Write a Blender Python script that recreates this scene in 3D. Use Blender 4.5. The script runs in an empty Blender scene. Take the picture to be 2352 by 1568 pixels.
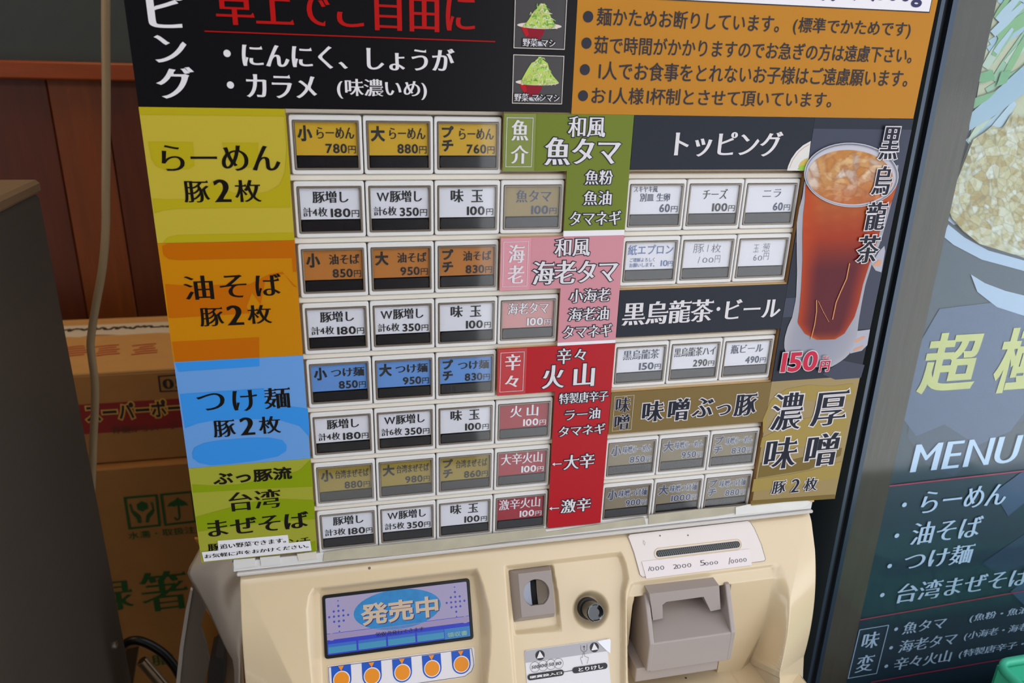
import bpy, math, random
import numpy as np
from mathutils import Matrix, Vector
from mathutils.geometry import tessellate_polygon, delaunay_2d_cdt
random.seed(7)
C = bpy.context.collection
SC = bpy.context.scene

# ---------------------------------------------------------------- camera
# camera pose solved from the button grid (40 mm pitch); world: X right, Y into the shop, Z up, metres
RM = np.array([[0.97555647, -0.21778548, 0.02930981],
               [-0.05060162, -0.35242876, -0.9344696],
               [0.21384353, 0.91014474, -0.35483446]])
CAM = np.array([0.02221002, -0.44971083, 0.03861606])
FN = 1.491059425 * 1176
cd = bpy.data.cameras.new('camera'); co = bpy.data.objects.new('camera', cd); C.objects.link(co)
cd.sensor_width = 36; cd.lens = 18 * 1.491059425; cd.clip_start = 0.01; cd.clip_end = 60
cd.dof.use_dof = True; cd.dof.focus_distance = 0.52; cd.dof.aperture_fstop = 13
m = Matrix.Identity(4)
for i in range(3):
    m[i][0] = RM[0][i]; m[i][1] = -RM[1][i]; m[i][2] = -RM[2][i]; m[i][3] = CAM[i]
co.matrix_world = m
SC.camera = co
# ---------------------------------------------------------------- world, lights, exposure
W = bpy.data.worlds.new('world'); SC.world = W; W.use_nodes = True
bg = W.node_tree.nodes['Background']; bg.inputs[0].default_value = (0.86, 0.91, 1.0, 1); bg.inputs[1].default_value = 2.15
SC.view_settings.view_transform = 'Standard'; SC.view_settings.look = 'None'
SC.view_settings.gamma = 1; SC.view_settings.use_curve_mapping = False; SC.view_settings.exposure = -0.12
SC.cycles.max_bounces = 8; SC.cycles.transparent_max_bounces = 12

def area(name, loc, aim, sx, sy, power, col):
    d = bpy.data.lights.new(name, 'AREA'); d.shape = 'RECTANGLE'; d.size = sx; d.size_y = sy; d.energy = power; d.color = col
    o = bpy.data.objects.new(name, d); C.objects.link(o); o.location = loc
    o.rotation_euler = (Vector(aim) - Vector(loc)).to_track_quat('-Z', 'Y').to_euler()
    return o
# added unseen key light over the entrance; warm ceiling lamp inside the shop
area('entrance_key_light', (-0.35, -0.72, 1.1), (0.12, 0, -0.15), 0.4, 0.4, 2.2, (1.0, 0.88, 0.72))
area('ceiling_lamp_inside', (-0.5, 0.75, 1.15), (-0.45, 0.95, -0.4), 0.35, 0.35, 5.0, (1.0, 0.70, 0.38))
sd = bpy.data.lights.new('sun', 'SUN'); sd.energy = 16; sd.angle = 0.01; sd.color = (1.0, 0.97, 0.92)
so_ = bpy.data.objects.new('sun', sd); C.objects.link(so_); so_.rotation_euler = (math.radians(-18), math.radians(4), 0)   # stands behind the shop, lights the street

# ---------------------------------------------------------------- helpers
def lin(c):
    return tuple(((v / 255) / 12.92 if v / 255 <= 0.04045 else ((v / 255 + 0.055) / 1.055) ** 2.4) for v in c)
MATS = {}
def mat(name, rgb, rough=0.5, metal=0.0, spec=0.5, var=0.0, scale=60, emit=0, coat=0, bump=0.0, grain=None, k=1.0):
    if name in MATS: return MATS[name]
    M = bpy.data.materials.new(name); M.use_nodes = True; nt = M.node_tree
    b = nt.nodes['Principled BSDF']
    c = tuple(min(1, x * k) for x in lin(rgb))
    b.inputs['Base Color'].default_value = (*c, 1)
    b.inputs['Roughness'].default_value = rough; b.inputs['Metallic'].default_value = metal
    b.inputs['Specular IOR Level'].default_value = spec
    if coat: b.inputs['Coat Weight'].default_value = coat; b.inputs['Coat Roughness'].default_value = 0.06
    if emit: b.inputs['Emission Color'].default_value = (*c, 1); b.inputs['Emission Strength'].default_value = emit; b.inputs['Base Color'].default_value = (0.004, 0.004, 0.006, 1)
    if var or bump:
        tc = nt.nodes.new('ShaderNodeTexCoord'); mp = nt.nodes.new('ShaderNodeMapping')
        nt.links.new(tc.outputs['Object'], mp.inputs[0])
        if grain: mp.inputs['Scale'].default_value = grain
        nz = nt.nodes.new('ShaderNodeTexNoise'); nz.inputs['Scale'].default_value = scale; nz.inputs['Detail'].default_value = 5
        nt.links.new(mp.outputs[0], nz.inputs['Vector'])
        if var:
            mx = nt.nodes.new('ShaderNodeMix'); mx.data_type = 'RGBA'
            mx.inputs[6].default_value = (*[x * (1 - var) for x in c], 1); mx.inputs[7].default_value = (*[min(1, x * (1 + var)) for x in c], 1)
            nt.links.new(nz.outputs[0], mx.inputs[0])
            if not emit: nt.links.new(mx.outputs[2], b.inputs['Base Color'])
            if emit: nt.links.new(mx.outputs[2], b.inputs['Emission Color'])
        if bump:
            bp = nt.nodes.new('ShaderNodeBump'); bp.inputs['Strength'].default_value = bump; bp.inputs['Distance'].default_value = 0.001
            nt.links.new(nz.outputs[0], bp.inputs['Height']); nt.links.new(bp.outputs[0], b.inputs['Normal'])
    MATS[name] = M
    return M
def clear(name, tint=(1, 1, 1), rough=0.03, ior=1.5, mixcol=None, mixf=0.0):
    """thin clear sheet: transparent with Fresnel reflection, optionally a little haze colour"""
    if name in MATS: return MATS[name]
    M = bpy.data.materials.new(name); M.use_nodes = True; nt = M.node_tree; nt.nodes.clear()
    out = nt.nodes.new('ShaderNodeOutputMaterial'); tr = nt.nodes.new('ShaderNodeBsdfTransparent'); tr.inputs[0].default_value = (*tint, 1)
    gl = nt.nodes.new('ShaderNodeBsdfGlossy'); gl.inputs['Roughness'].default_value = rough
    fr = nt.nodes.new('ShaderNodeFresnel'); ge = nt.nodes.new('ShaderNodeNewGeometry'); mr = nt.nodes.new('ShaderNodeMapRange')
    mr.inputs[3].default_value = ior; mr.inputs[4].default_value = 1 / ior     # same Fresnel from both faces: the sheet does not refract
    nt.links.new(ge.outputs['Backfacing'], mr.inputs[0]); nt.links.new(mr.outputs[0], fr.inputs[0])
    mx = nt.nodes.new('ShaderNodeMixShader'); nt.links.new(fr.outputs[0], mx.inputs[0])
    base = tr.outputs[0]
    if mixcol:
        df = nt.nodes.new('ShaderNodeBsdfDiffuse'); df.inputs[0].default_value = (*lin(mixcol), 1)
        m2 = nt.nodes.new('ShaderNodeMixShader'); m2.inputs[0].default_value = mixf
        nt.links.new(tr.outputs[0], m2.inputs[1]); nt.links.new(df.outputs[0], m2.inputs[2]); base = m2.outputs[0]
    nt.links.new(base, mx.inputs[1]); nt.links.new(gl.outputs[0], mx.inputs[2]); nt.links.new(mx.outputs[0], out.inputs[0])
    MATS[name] = M
    return M
def vcmat(name, rough=0.35):
    if name in MATS: return MATS[name]
    M = bpy.data.materials.new(name); M.use_nodes = True; nt = M.node_tree; b = nt.nodes['Principled BSDF']
    a = nt.nodes.new('ShaderNodeVertexColor'); a.layer_name = 'print'
    nt.links.new(a.outputs[0], b.inputs['Base Color']); b.inputs['Roughness'].default_value = rough; b.inputs['Specular IOR Level'].default_value = .15
    MATS[name] = M
    return M

def wloc(o):
    v = Vector((0, 0, 0))
    while o is not None:
        v += o.location; o = o.parent
    return v
def mesh_obj(name, V, F, m, parent=None, smooth=False, loc=None, cols=None):
    """V in world coordinates; the mesh is stored relative to its own origin"""
    V = np.asarray(V, float).reshape(-1, 3)
    base = np.array(wloc(parent)) if parent is not None else np.zeros(3)
    if loc is None:
        loc = V.mean(0) if parent is None else base
    loc = np.array(loc, float)
    me = bpy.data.meshes.new(name)
    me.from_pydata((V - loc).tolist(), [], [tuple(int(i) for i in f) for f in F]); me.update()
    if smooth: me.polygons.foreach_set('use_smooth', [True] * len(me.polygons))
    if isinstance(m, (list, tuple)):
        for x in m: me.materials.append(x)
    else: me.materials.append(m)
    if cols is not None:
        at = me.color_attributes.new('print', 'FLOAT_COLOR', 'POINT')
        at.data.foreach_set('color', np.concatenate([np.asarray(cols), np.ones((len(cols), 1))], 1).ravel())
    o = bpy.data.objects.new(name, me); C.objects.link(o)
    o.location = loc - base
    if parent is not None: o.parent = parent
    return o
def tag(o, label, cat, group=None):
    o['label'] = label; o['category'] = cat
    if group: o['group'] = group
    return o
def thing(name, loc, label, cat, group=None):
    o = bpy.data.objects.new(name, None); o.empty_display_size = 0.02; C.objects.link(o); o.location = loc
    return tag(o, label, cat, group)
def structure(o): o['kind'] = 'structure'; return o

def ray(x, y):
    return RM.T @ np.array([(x - 1176) / FN, (y - 784) / FN, 1.0])
class Frame:
    """a flat sheet in space: ex to the right, ey up, n towards the customer"""
    def __init__(s, O, ex=(1, 0, 0), ey=(0, 0, 1)):
        s.O = np.array(O, float); s.ex = np.array(ex, float); s.ey = np.array(ey, float); s.n = np.cross(s.ex, s.ey)
    def P(s, x, y, h=0.0): return s.O + s.ex * x + s.ey * y + s.n * h
    def pix(s, px, py, h=0.0):
        d = ray(px, py); t = ((s.O + s.n * h - CAM) @ s.n) / (d @ s.n); q = CAM + d * t - s.O
        return np.array([q @ s.ex, q @ s.ey])
def YF(Y): return Frame((0, Y, 0))
TH = math.radians(30)
SL = Frame((0, 0.002, -0.294), (1, 0, 0), (0, math.sin(TH), math.cos(TH)))   # sloping control panel; y = -distance down
def view(ox, oy, s): return lambda x, y: (ox + x * s, oy + y * s)
ID = view(0, 0, 1)
VA = view(640, 230, 840 / 2352); VB = view(660, 780, 780 / 2352); VC = view(1340, 240, 780 / 2352); VD = view(1360, 740, 750 / 2352)
VE = view(240, 0, 1080 / 2352); VF = view(1150, 0, 1100 / 2352); VG = view(340, 540, 420 / 844); VH = view(1750, 240, 360 / 855)
VI = view(320, 240, 400 / 1960); VJ = view(1780, 720, 572 / 1058); VK = view(1960, 1280, 392 / 2134); VL = view(0, 680, 620 / 2113)
VM = view(0, 1100, 620 / 2077); VN = view(400, 1180, 400 / 1616); VO = view(1120, 0, 240 / 1447)
Z6 = view(680, 1260, 480 / 2352); Z7 = view(1120, 1260, 360 / 1833); W5 = view(1340, 1140, 760 / 2352); VT = view(2140, 0, 212 / 791)

# --- flat print -------------------------------------------------------------
def tess(loops):
    tris = tessellate_polygon([[Vector((p[0], p[1], 0)) for p in l] for l in loops])
    return [p for l in loops for p in l], [t for t in tris if len(set(t)) == 3]
def fill(loops):
    """triangles of overlapping contours under the non-zero rule"""
    pts = [tuple(map(float, p)) for l in loops for p in l]; edges = []; k = 0
    for l in loops: n = len(l); edges += [(k + i, k + (i + 1) % n) for i in range(n)]; k += n
    v, _, f, _, _, _ = delaunay_2d_cdt([Vector(p) for p in pts], edges, [], 0, 1e-6)
    V = np.array([tuple(p) for p in v]); T = np.array([tuple(t) for t in f if len(t) == 3])
    if not len(T): return [tuple(p) for p in V], []
    c = V[T].mean(1); w = np.zeros(len(c), int)
    for l in loops:
        A = np.array([tuple(p) for p in l], float); B = np.roll(A, -1, 0)
        for a, b in zip(A, B):
            cr = (b[0] - a[0]) * (c[:, 1] - a[1]) - (c[:, 0] - a[0]) * (b[1] - a[1])
            w += ((a[1] <= c[:, 1]) & (b[1] > c[:, 1]) & (cr > 0)).astype(int) - ((a[1] > c[:, 1]) & (b[1] <= c[:, 1]) & (cr < 0)).astype(int)
    return [tuple(p) for p in V], [tuple(int(i) for i in t) for t in T[w != 0]]
class Ink:
    """collects flat printed shapes on one sheet; finished as one mesh"""
    ALL = []
    def __init__(s, parent, name, m, fr, h, world=None):
        s.parent, s.name, s.m, s.fr, s.h = parent, name, m, fr, h; s.V = []; s.F = []; s.texts = []; s.n = 0; s.split = True; Ink.ALL.append(s)
    def raw(s, pts, tris):
        s.n = (s.n + 1) % 30; k = len(s.V); s.V += [s.fr.P(p[0], p[1], s.h + s.n * 3e-6) for p in pts]    # successive shapes a hair apart, never coplanar
        for t in tris:
            a, b, c = (pts[i] for i in t)
            if (b[0] - a[0]) * (c[1] - a[1]) - (b[1] - a[1]) * (c[0] - a[0]) < 0: t = (t[0], t[2], t[1])
            s.F.append(tuple(k + i for i in t))
        return s
    def poly(s, pts, holes=()):
        pts, tris = tess([pts, *holes]); return s.raw(pts, tris)
    def ppoly(s, pts, vw=ID): return s.poly([tuple(s.fr.pix(*vw(*p), s.h)) for p in pts])
    def rect(s, x0, y0, x1, y1): return s.raw([(x0, y0), (x1, y0), (x1, y1), (x0, y1)], [(0, 1, 2), (0, 2, 3)])
    def box(s, x0, y0, x1, y1, w):
        s.rect(x0, y0, x1, y0 + w); s.rect(x0, y1 - w, x1, y1); s.rect(x0, y0, x0 + w, y1); s.rect(x1 - w, y0, x1, y1); return s
    def ell(s, cx, cy, rx, ry=None, n=24, a0=0, a1=2 * math.pi):
        ry = ry or rx
        return s.poly([(cx + rx * math.cos(a0 + (a1 - a0) * i / n), cy + ry * math.sin(a0 + (a1 - a0) * i / n)) for i in range(n + (a1 - a0 < 6))])
    def ring(s, cx, cy, r, w, n=28):
        for i in range(n):
            a, b = 2 * math.pi * i / n, 2 * math.pi * (i + 1) / n
            s.raw([(cx + q * math.cos(t), cy + q * math.sin(t)) for q, t in ((r, a), (r, b), (r - w, b), (r - w, a))], [(0, 1, 2), (0, 2, 3)])
        return s
    def line(s, pts, w, closed=False):
        n = len(pts)
        for i in range(n if closed else n - 1):
            a, b = np.array(pts[i]), np.array(pts[(i + 1) % n]); d = b - a; L = np.hypot(*d) or 1; d = d / L; q = np.array([-d[1], d[0]]) * w / 2
            a = a - d * w * .4; b = b + d * w * .4
            s.raw([tuple(a - q), tuple(b - q), tuple(b + q), tuple(a + q)], [(0, 1, 2), (0, 2, 3)])
        return s
    def pline(s, pts, w, vw=ID, closed=False): return s.line([s.fr.pix(*vw(*p), s.h) for p in pts], w, closed)
    def dot(s, p, r, vw=ID):
        x, y = s.fr.pix(*vw(*p), s.h); return s.ell(x, y, r)
    def text(s, t, ll, ur, vw=None, style='m', shear=0.0, halo=None):
        """ll / ur: lower-left and upper-right corner of the inked box (on the sheet, or in a view of the photograph)"""
        if vw: ll = s.fr.pix(*vw(*ll), s.h); ur = s.fr.pix(*vw(*ur), s.h)
        s.texts.append((t, tuple(ll), tuple(ur), style, shear))
        if halo: halo[0].texts.append((t, tuple(ll), tuple(ur), style, shear, halo[1]))
        return s
STY = {'m': (0.026, -0.009, True), 'M': (0.036, -0.004, True), 'g': (0.008, 0.008, False), 'G': (0.030, 0.030, False), 't': (-0.014, -0.014, False), 'l': (0.004, -0.018, True), 'B': (0.028, 0.022, False), 'H': (0.046, 0.042, False), 'n': (0.034, 0.000, True)}
GL = {}
def load_glyphs(chars):
    for ch in chars:
        cu = bpy.data.curves.new('glyph', 'FONT'); cu.body = ch
        o = bpy.data.objects.new('glyph', cu)
        sc = bpy.data.scenes.get('glyphs') or bpy.data.scenes.new('glyphs')
        sc.collection.objects.link(o)
        GL[ch] = o
    sc = bpy.data.scenes['glyphs']; vl = sc.view_layers[0]; vl.update(); dg = vl.depsgraph
    for ch in chars:
        o = GL[ch]; oe = o.evaluated_get(dg); cv = oe.to_curve(dg)
        loops = []
        for sp in cv.splines:
            bp = sp.bezier_points; n = len(bp); L = []
            for i in range(n):
                a, b = bp[i], bp[(i + 1) % n]
                p0, p1, p2, p3 = (np.array(v[:2]) for v in (a.co, a.handle_right, b.handle_left, b.co))
                L.append(p0); d = p3 - p0; l = np.hypot(*d)
                if l > 1e-5:
                    dev = max(abs(d[0] * (q - p0)[1] - d[1] * (q - p0)[0]) / l for q in (p1, p2))
                    k = 1 if dev < 0.004 else (3 if l < 0.15 else 5)
                    for j in range(1, k):
                        t = j / k; L.append((1 - t) ** 3 * p0 + 3 * (1 - t) ** 2 * t * p1 + 3 * (1 - t) * t * t * p2 + t ** 3 * p3)
            P = [L[0]]
            for p in L[1:]:
                if np.hypot(*(p - P[-1])) > 1e-4: P.append(p)
            if np.hypot(*(P[0] - P[-1])) < 1e-4: P.pop()
            if len(P) > 2: loops.append(np.array(P))
        GL[ch] = loops; oe.to_curve_clear()
    for o in list(sc.collection.objects):
        cu = o.data; bpy.data.objects.remove(o); bpy.data.curves.remove(cu)
    bpy.data.scenes.remove(sc)
def sarea(P): x, y = P[:, 0], P[:, 1]; return 0.5 * float(np.sum(x * np.roll(y, -1) - y * np.roll(x, -1)))
def moff(P, sg, ox, oy):
    e = np.roll(P, -1, 0) - P; L = np.hypot(e[:, 0], e[:, 1])[:, None] + 1e-9; e = e / L
    n = np.stack([e[:, 1], -e[:, 0]], 1) * sg                      # outward normal of each edge
    m = n + np.roll(n, 1, 0); ml = (m * m).sum(1)[:, None]; m = m * 2 / np.maximum(ml, 0.9)
    m = np.clip(m, -1.4, 1.4)
    return P + m * np.array([ox, oy])
STYLED = {}
def styled(ch, style):
    key = (ch, style)
    if key in STYLED: return STYLED[key]
    ox, oy, serif = STY[style]
    loops = GL[ch]
    if not loops: STYLED[key] = ([], [], []); return STYLED[key]
    sg = 1 if sum(sarea(l) for l in loops) > 0 else -1
    out = []
    cjk = ord(ch) > 0x2000
    for l in loops:
        Q = moff(l, sg, ox, oy)
        if serif and cjk:
            n = len(l); R = []
            for i in range(n):
                a, b = l[i], l[(i + 1) % n]; pa, pb = l[i - 1], l[(i + 2) % n]
                d = b - a; A, B = Q[i], Q[(i + 1) % n]
                up = d[1] * sg > 0      # outer edge on the right side
                if i < n - 1 and up and 0.03 < d[1] < 0.095 and abs(d[0]) < 0.4 * d[1] and a[0] - pa[0] > 0.07 and b[0] - pb[0] > 0.07 and abs(pa[1] - a[1]) < 0.25 * abs(pa[0] - a[0]) and abs(pb[1] - b[1]) < 0.25 * abs(pb[0] - b[0]):
                    R += [A + [0.022, 0.0], B + [-0.012, 0.05]]; Q[i + 1] = B + [-0.075, 0.0]
                else: R.append(A)
            Q = np.array(R)
        out.append(Q)
    pts, tris = fill(out)
    STYLED[key] = (pts, tris, out)
    return STYLED[key]
def advance(ch):
    if ch == ' ': return 0.45
    if ch == '\u3000': return 1.0
    if ord(ch) > 0x2000: return 1.0
    l = GL[ch]; xs = np.concatenate(l)[:, 0]; return float(xs.max() - min(0, xs.min())) + 0.09
def flush_ink():
    chars = sorted({c for k in Ink.ALL for t in k.texts for c in t[0] if c not in ' \u3000'})
    load_glyphs(chars)
    # normalise winding so that outer contours run counter-clockwise
    for ch in chars:
        if sum(sarea(l) for l in GL[ch]) < 0: GL[ch] = [l[::-1].copy() for l in GL[ch]]
    def finish(k):
        if k.F: mesh_obj(k.name, k.V, k.F, k.m, k.parent)
        k.V = []; k.F = []
    for k in Ink.ALL:
        if k.split: finish(k)                # each line of writing is a part of its own
        for t in k.texts:
            s, ll, ur, style, shear = t[:5]; halo = t[5] if len(t) > 5 else None
            x = 0.0; items = []
            for c in s:
                if c not in ' \u3000': items.append((styled(c, style), x))
                x += advance(c)
            A = np.concatenate([np.array(g[0]) + [x0, 0] for g, x0 in items]); mn, mx = A.min(0), A.max(0)
            sc = (np.array(ur) - np.array(ll)) / np.maximum(mx - mn, 1e-6)
            def tr(p, x0):
                q = (np.array(p) + [x0, 0] - mn) * sc
                return (float(ll[0] + q[0] + shear * q[1]), float(ll[1] + q[1]))
            for (pts, tris, loops), x0 in items:
                if halo is None: k.raw([tr(p, x0) for p in pts], tris)
                else:
                    sgn = 1 if sc[0] * sc[1] > 0 else -1
                    k.raw(*fill([moff(np.array([tr(p, x0) for p in L]), sgn, halo, halo) for L in loops]))
            if k.split: finish(k)
        finish(k)

# --- solids -----------------------------------------------------------------
class MB:
    def __init__(s): s.V = []; s.F = []
    def add(s, V, F):
        k = len(s.V); s.V += [tuple(v) for v in V]; s.F += [tuple(i + k for i in f) for f in F]; return s
    def box(s, a, b, bev=0.0):
        (x0, y0, z0), (x1, y1, z1) = a, b
        if not bev:
            V = [(x, y, z) for x in (x0, x1) for y in (y0, y1) for z in (z0, z1)]
            F = [(0, 1, 3, 2), (4, 6, 7, 5), (0, 4, 5, 1), (2, 3, 7, 6), (0, 2, 6, 4), (1, 5, 7, 3)]
            return s.add(V, F)
        # chamfered box
        e = bev; V = []; idx = {}
        for ix, x in ((0, x0), (1, x1)):
            for iy, y in ((0, y0), (1, y1)):
                for iz, z in ((0, z0), (1, z1)):
                    sx, sy, sz = (1 - 2 * ix) * e, (1 - 2 * iy) * e, (1 - 2 * iz) * e
                    for ax, p in enumerate(((x, y + sy, z + sz), (x + sx, y, z + sz), (x + sx, y + sy, z))):
                        idx[(ix, iy, iz, ax)] = len(V); V.append(p)
        g = lambda *k: idx[k]
        F = []
        for ax in range(3):
            for v in (0, 1):
                q = []
                for a_, b_ in ((0, 0), (1, 0), (1, 1), (0, 1)):
                    k = [0, 0, 0]; k[ax] = v; o = [i for i in range(3) if i != ax]; k[o[0]] = a_; k[o[1]] = b_; q.append(g(*k, ax))
                F.append(q if (v == 1) == (ax != 1) else q[::-1])
        for ax in range(3):
            o = [i for i in range(3) if i != ax]
            for a_ in (0, 1):
                for b_ in (0, 1):
                    k0 = [0, 0, 0]; k0[o[0]] = a_; k0[o[1]] = b_; k1 = list(k0); k1[ax] = 1
                    F.append([g(*k0, o[0]), g(*k0, o[1]), g(*k1, o[1]), g(*k1, o[0])])
        for ix in (0, 1):
            for iy in (0, 1):
                for iz in (0, 1): F.append([g(ix, iy, iz, 0), g(ix, iy, iz, 1), g(ix, iy, iz, 2)])
        return s.add(V, F)
    def prism(s, pts, fr, h0, h1):
        """polygon on a frame, extruded between two heights"""
        n = len(pts); P, tris = tess([pts])
        V = [fr.P(p[0], p[1], h1) for p in P] + [fr.P(p[0], p[1], h0) for p in P]
        F = list(tris) + [tuple(n + i for i in t[::-1]) for t in tris] + [(i, (i + 1) % n, n + (i + 1) % n, n + i) for i in range(n)]
        return s.add(V, F)
    def frame(s, x0, y0, x1, y1, w, fr, h0, h1, r=0.0, bev=0.0, seg=4, wt=None, wb=None):
        """rectangular picture-frame ring with rounded outer corners and a chamfered top edge"""
        wt = wt or w; wb = wb or w
        def loop(x0, y0, x1, y1, r):
            L = []
            for cx, cy, a in ((x1 - r, y1 - r, 0), (x0 + r, y1 - r, 90), (x0 + r, y0 + r, 180), (x1 - r, y0 + r, 270)):
                for i in range(seg): t = math.radians(a + 90 * i / (seg - 1)); L.append((cx + r * math.cos(t), cy + r * math.sin(t)))
            return L
        lo = [(loop(x0, y0, x1, y1, r), h0), (loop(x0, y0, x1, y1, r), h1 - bev), (loop(x0 + bev, y0 + bev, x1 - bev, y1 - bev, max(r - bev, 1e-5)), h1),
              (loop(x0 + w - bev, y0 + wb - bev, x1 - w + bev, y1 - wt + bev, r * .6), h1), (loop(x0 + w, y0 + wb, x1 - w, y1 - wt, r * .4), h1 - bev), (loop(x0 + w, y0 + wb, x1 - w, y1 - wt, r * .4), h0)]
        n = len(lo[0][0]); V = [fr.P(p[0], p[1], h) for L, h in lo for p in L]; F = []
        for k in range(len(lo)):
            k2 = (k + 1) % len(lo)
            for i in range(n): j = (i + 1) % n; F.append((k * n + i, k * n + j, k2 * n + j, k2 * n + i))
        return s.add(V, F)
    def tube(s, pts, r, seg=12, cap=True):
        pts = [np.array(p, float) for p in pts]; n = len(pts); V = []; F = []
        for i, p in enumerate(pts):
            d = pts[min(i + 1, n - 1)] - pts[max(i - 1, 0)]; d = d / (np.linalg.norm(d) + 1e-12)
            a = np.cross(d, [0, 1, 0] if abs(d[1]) < .9 else [1, 0, 0]); a /= np.linalg.norm(a); b = np.cross(d, a)
            rr = r[i] if hasattr(r, '__len__') else r
            V += [p + rr * (a * math.cos(2 * math.pi * j / seg) + b * math.sin(2 * math.pi * j / seg)) for j in range(seg)]
        for i in range(n - 1):
            for j in range(seg): k = (j + 1) % seg; F.append((i * seg + j, i * seg + k, (i + 1) * seg + k, (i + 1) * seg + j))
        if cap: F += [tuple(range(seg))[::-1], tuple((n - 1) * seg + j for j in range(seg))]
        return s.add(V, F)
    def lathe(s, prof, c, fr, seg=32):
        """profile [(r, h)] around a normal of the frame at sheet point c"""
        V = [fr.P(c[0] + r * math.cos(2 * math.pi * j / seg), c[1] + r * math.sin(2 * math.pi * j / seg), h) for r, h in prof for j in range(seg)]; F = []
        for i in range(len(prof) - 1):
            for j in range(seg): k = (j + 1) % seg; F.append((i * seg + j, i * seg + k, (i + 1) * seg + k, (i + 1) * seg + j))
        F.append(tuple((len(prof) - 1) * seg + j for j in range(seg)))
        return s.add(V, F)
    def obj(s, name, m, parent=None, smooth=False, loc=None): return mesh_obj(name, s.V, s.F, m, parent, smooth, loc)
def smooth_curve(pts, k=8):
    P = [np.array(p, float) for p in pts]; P = [2 * P[0] - P[1]] + P + [2 * P[-1] - P[-2]]; out = []
    for i in range(1, len(P) - 2):
        for j in range(k):
            t = j / k; a, b, c, d = P[i - 1:i + 3]
            out.append(0.5 * ((2 * b) + (c - a) * t + (2 * a - 5 * b + 4 * c - d) * t * t + (3 * b - a - 3 * c + d) * t ** 3))
    out.append(P[-2]); return out
def onY(x, y, Y): d = ray(x, y); return CAM + d * (Y - CAM[1]) / d[1]
def onX(x, y, X): d = ray(x, y); return CAM + d * (X - CAM[0]) / d[0]
def onZ(x, y, Z): d = ray(x, y); return CAM + d * (Z - CAM[2]) / d[2]

# ================================================================ SETTING
wallwood = mat('stained_plank', (124, 58, 8), 0.45, var=0.35, scale=14, grain=(6, 6, 0.5), bump=0.2)
wallwood2 = mat('stained_plank_dark', (92, 38, 8), 0.45, var=0.35, scale=14, grain=(6, 6, 0.5), bump=0.2)
wallwood3 = mat('stained_plank_olive', (92, 56, 14), 0.45, var=0.3, scale=14, grain=(6, 6, 0.5), bump=0.2)
greywall = mat('upper_wall_paint', (66, 74, 74), 0.8, var=0.08, scale=40)
YW = 1.2
wb = structure(MB().box((-2.5, YW, -1.3), (6.0, YW + 0.1, 1.25)).obj('wall_back', greywall))
rail_z0, rail_z1 = onY(0, 178, YW)[2], onY(0, 137, YW)[2]
x = -2.0; k = 0
while x < 0.45:
    w = (0.105, 0.082, 0.12, 0.094)[k % 4]
    MB().box((x + 0.001, YW - 0.014 - 0.002 * (k % 2), -1.29), (x + w - 0.001, YW, rail_z0), 0.0015).obj('plank', (wallwood, wallwood2, wallwood3, wallwood, wallwood2)[k % 5], wb)
    x += w; k += 1
structure(MB().box((-2.0, YW - 0.04, rail_z0), (0.45, YW, rail_z1), 0.003).obj('trim_1', mat('rail_wood', (150, 66, 16), 0.4, var=0.2, scale=20, grain=(.5, 6, 6))))
structure(MB().box((-2.6, -1.30, -1.36), (4.0, 1.3, -1.3)).obj('floor', mat('floor_tile', (120, 112, 104), 0.5, var=0.15, scale=8)))
structure(MB().box((-30, -40, -1.38), (30, -1.301, -1.302)).obj('pavement', mat('pavement', (176, 178, 180), 0.7, var=0.1, scale=3)))
structure(MB().box((-2.6, -0.8, 1.25), (1.25, 1.3, 1.35)).obj('ceiling', mat('ceiling_board', (176, 168, 156), 0.8, var=0.04, scale=8)))
structure(MB().box((-2.6, -0.8, -1.3), (-2.5, 1.3, 1.25)).obj('wall_left', mat('left_wall_paint', (120, 92, 66), 0.8, var=0.1, scale=8)))
structure(MB().box((-2.6, -1.95, -1.3), (0.45, -1.85, 1.35)).obj('unseen_backdrop', mat('backdrop_dark', (30, 26, 24), 0.6, var=0.15, scale=8)))  # added unseen panel behind the camera, keeps the left button reflections dark

# window wall on the right: black aluminium frame, wood post, glass with a poster behind
YG = 0.040
def strip(name, m, xa, xb, y0, y1, lean=0.0, kind=True, parent=None, z0=-0.9, z1=0.5):
    """vertical bar from top px xa..xb (at pixel row 0), standing between depths y0..y1"""
    A = onY(xa, 0, y0)[0]; B = onY(xb, 0, y0)[0]; za = onY(xa, 0, y0)[2]
    V = []
    for X in (A, B):
        for Y in (y0, y1):
            for Z in (z0, z1): V.append((X + (za - Z) * LEAN, Y, Z))
    F = [(0, 1, 3, 2), (4, 6, 7, 5), (0, 4, 5, 1), (2, 3, 7, 6), (0, 2, 6, 4), (1, 5, 7, 3)]
    o = mesh_obj(name, V, F, m, parent)
    return o
LEAN = 0.0155
blackrub = mat('black_rubber', (14, 15, 18), 0.55); alu = mat('dark_aluminium', (52, 66, 82), 0.3, metal=0.4); alu2 = mat('dark_aluminium_shade', (30, 36, 44), 0.35, metal=0.3)
win = structure(strip('window_1', alu2, 2155, 2163, YG - 0.004, YG + 0.07))
strip('frame_bar', alu, 2163, 2172, YG - 0.012, YG + 0.06, parent=win)
strip('gasket', blackrub, 2172, 2190, YG - 0.008, YG + 0.06, parent=win)
strip('frame_bar', alu, 2190, 2202, YG - 0.012, YG + 0.02, parent=win)
strip('glass_pane', clear('window_glass', (0.93, 0.97, 1.0), 0.10, 1.30), 2200, 2900, YG - 0.002, YG, parent=win)
post = structure(strip('trim_2', mat('weathered_post', (78, 66, 48), 0.7, var=0.22, scale=30, grain=(8, 8, .6), bump=0.3), 2200, 2290, YG + 0.004, YG + 0.05))
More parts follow.
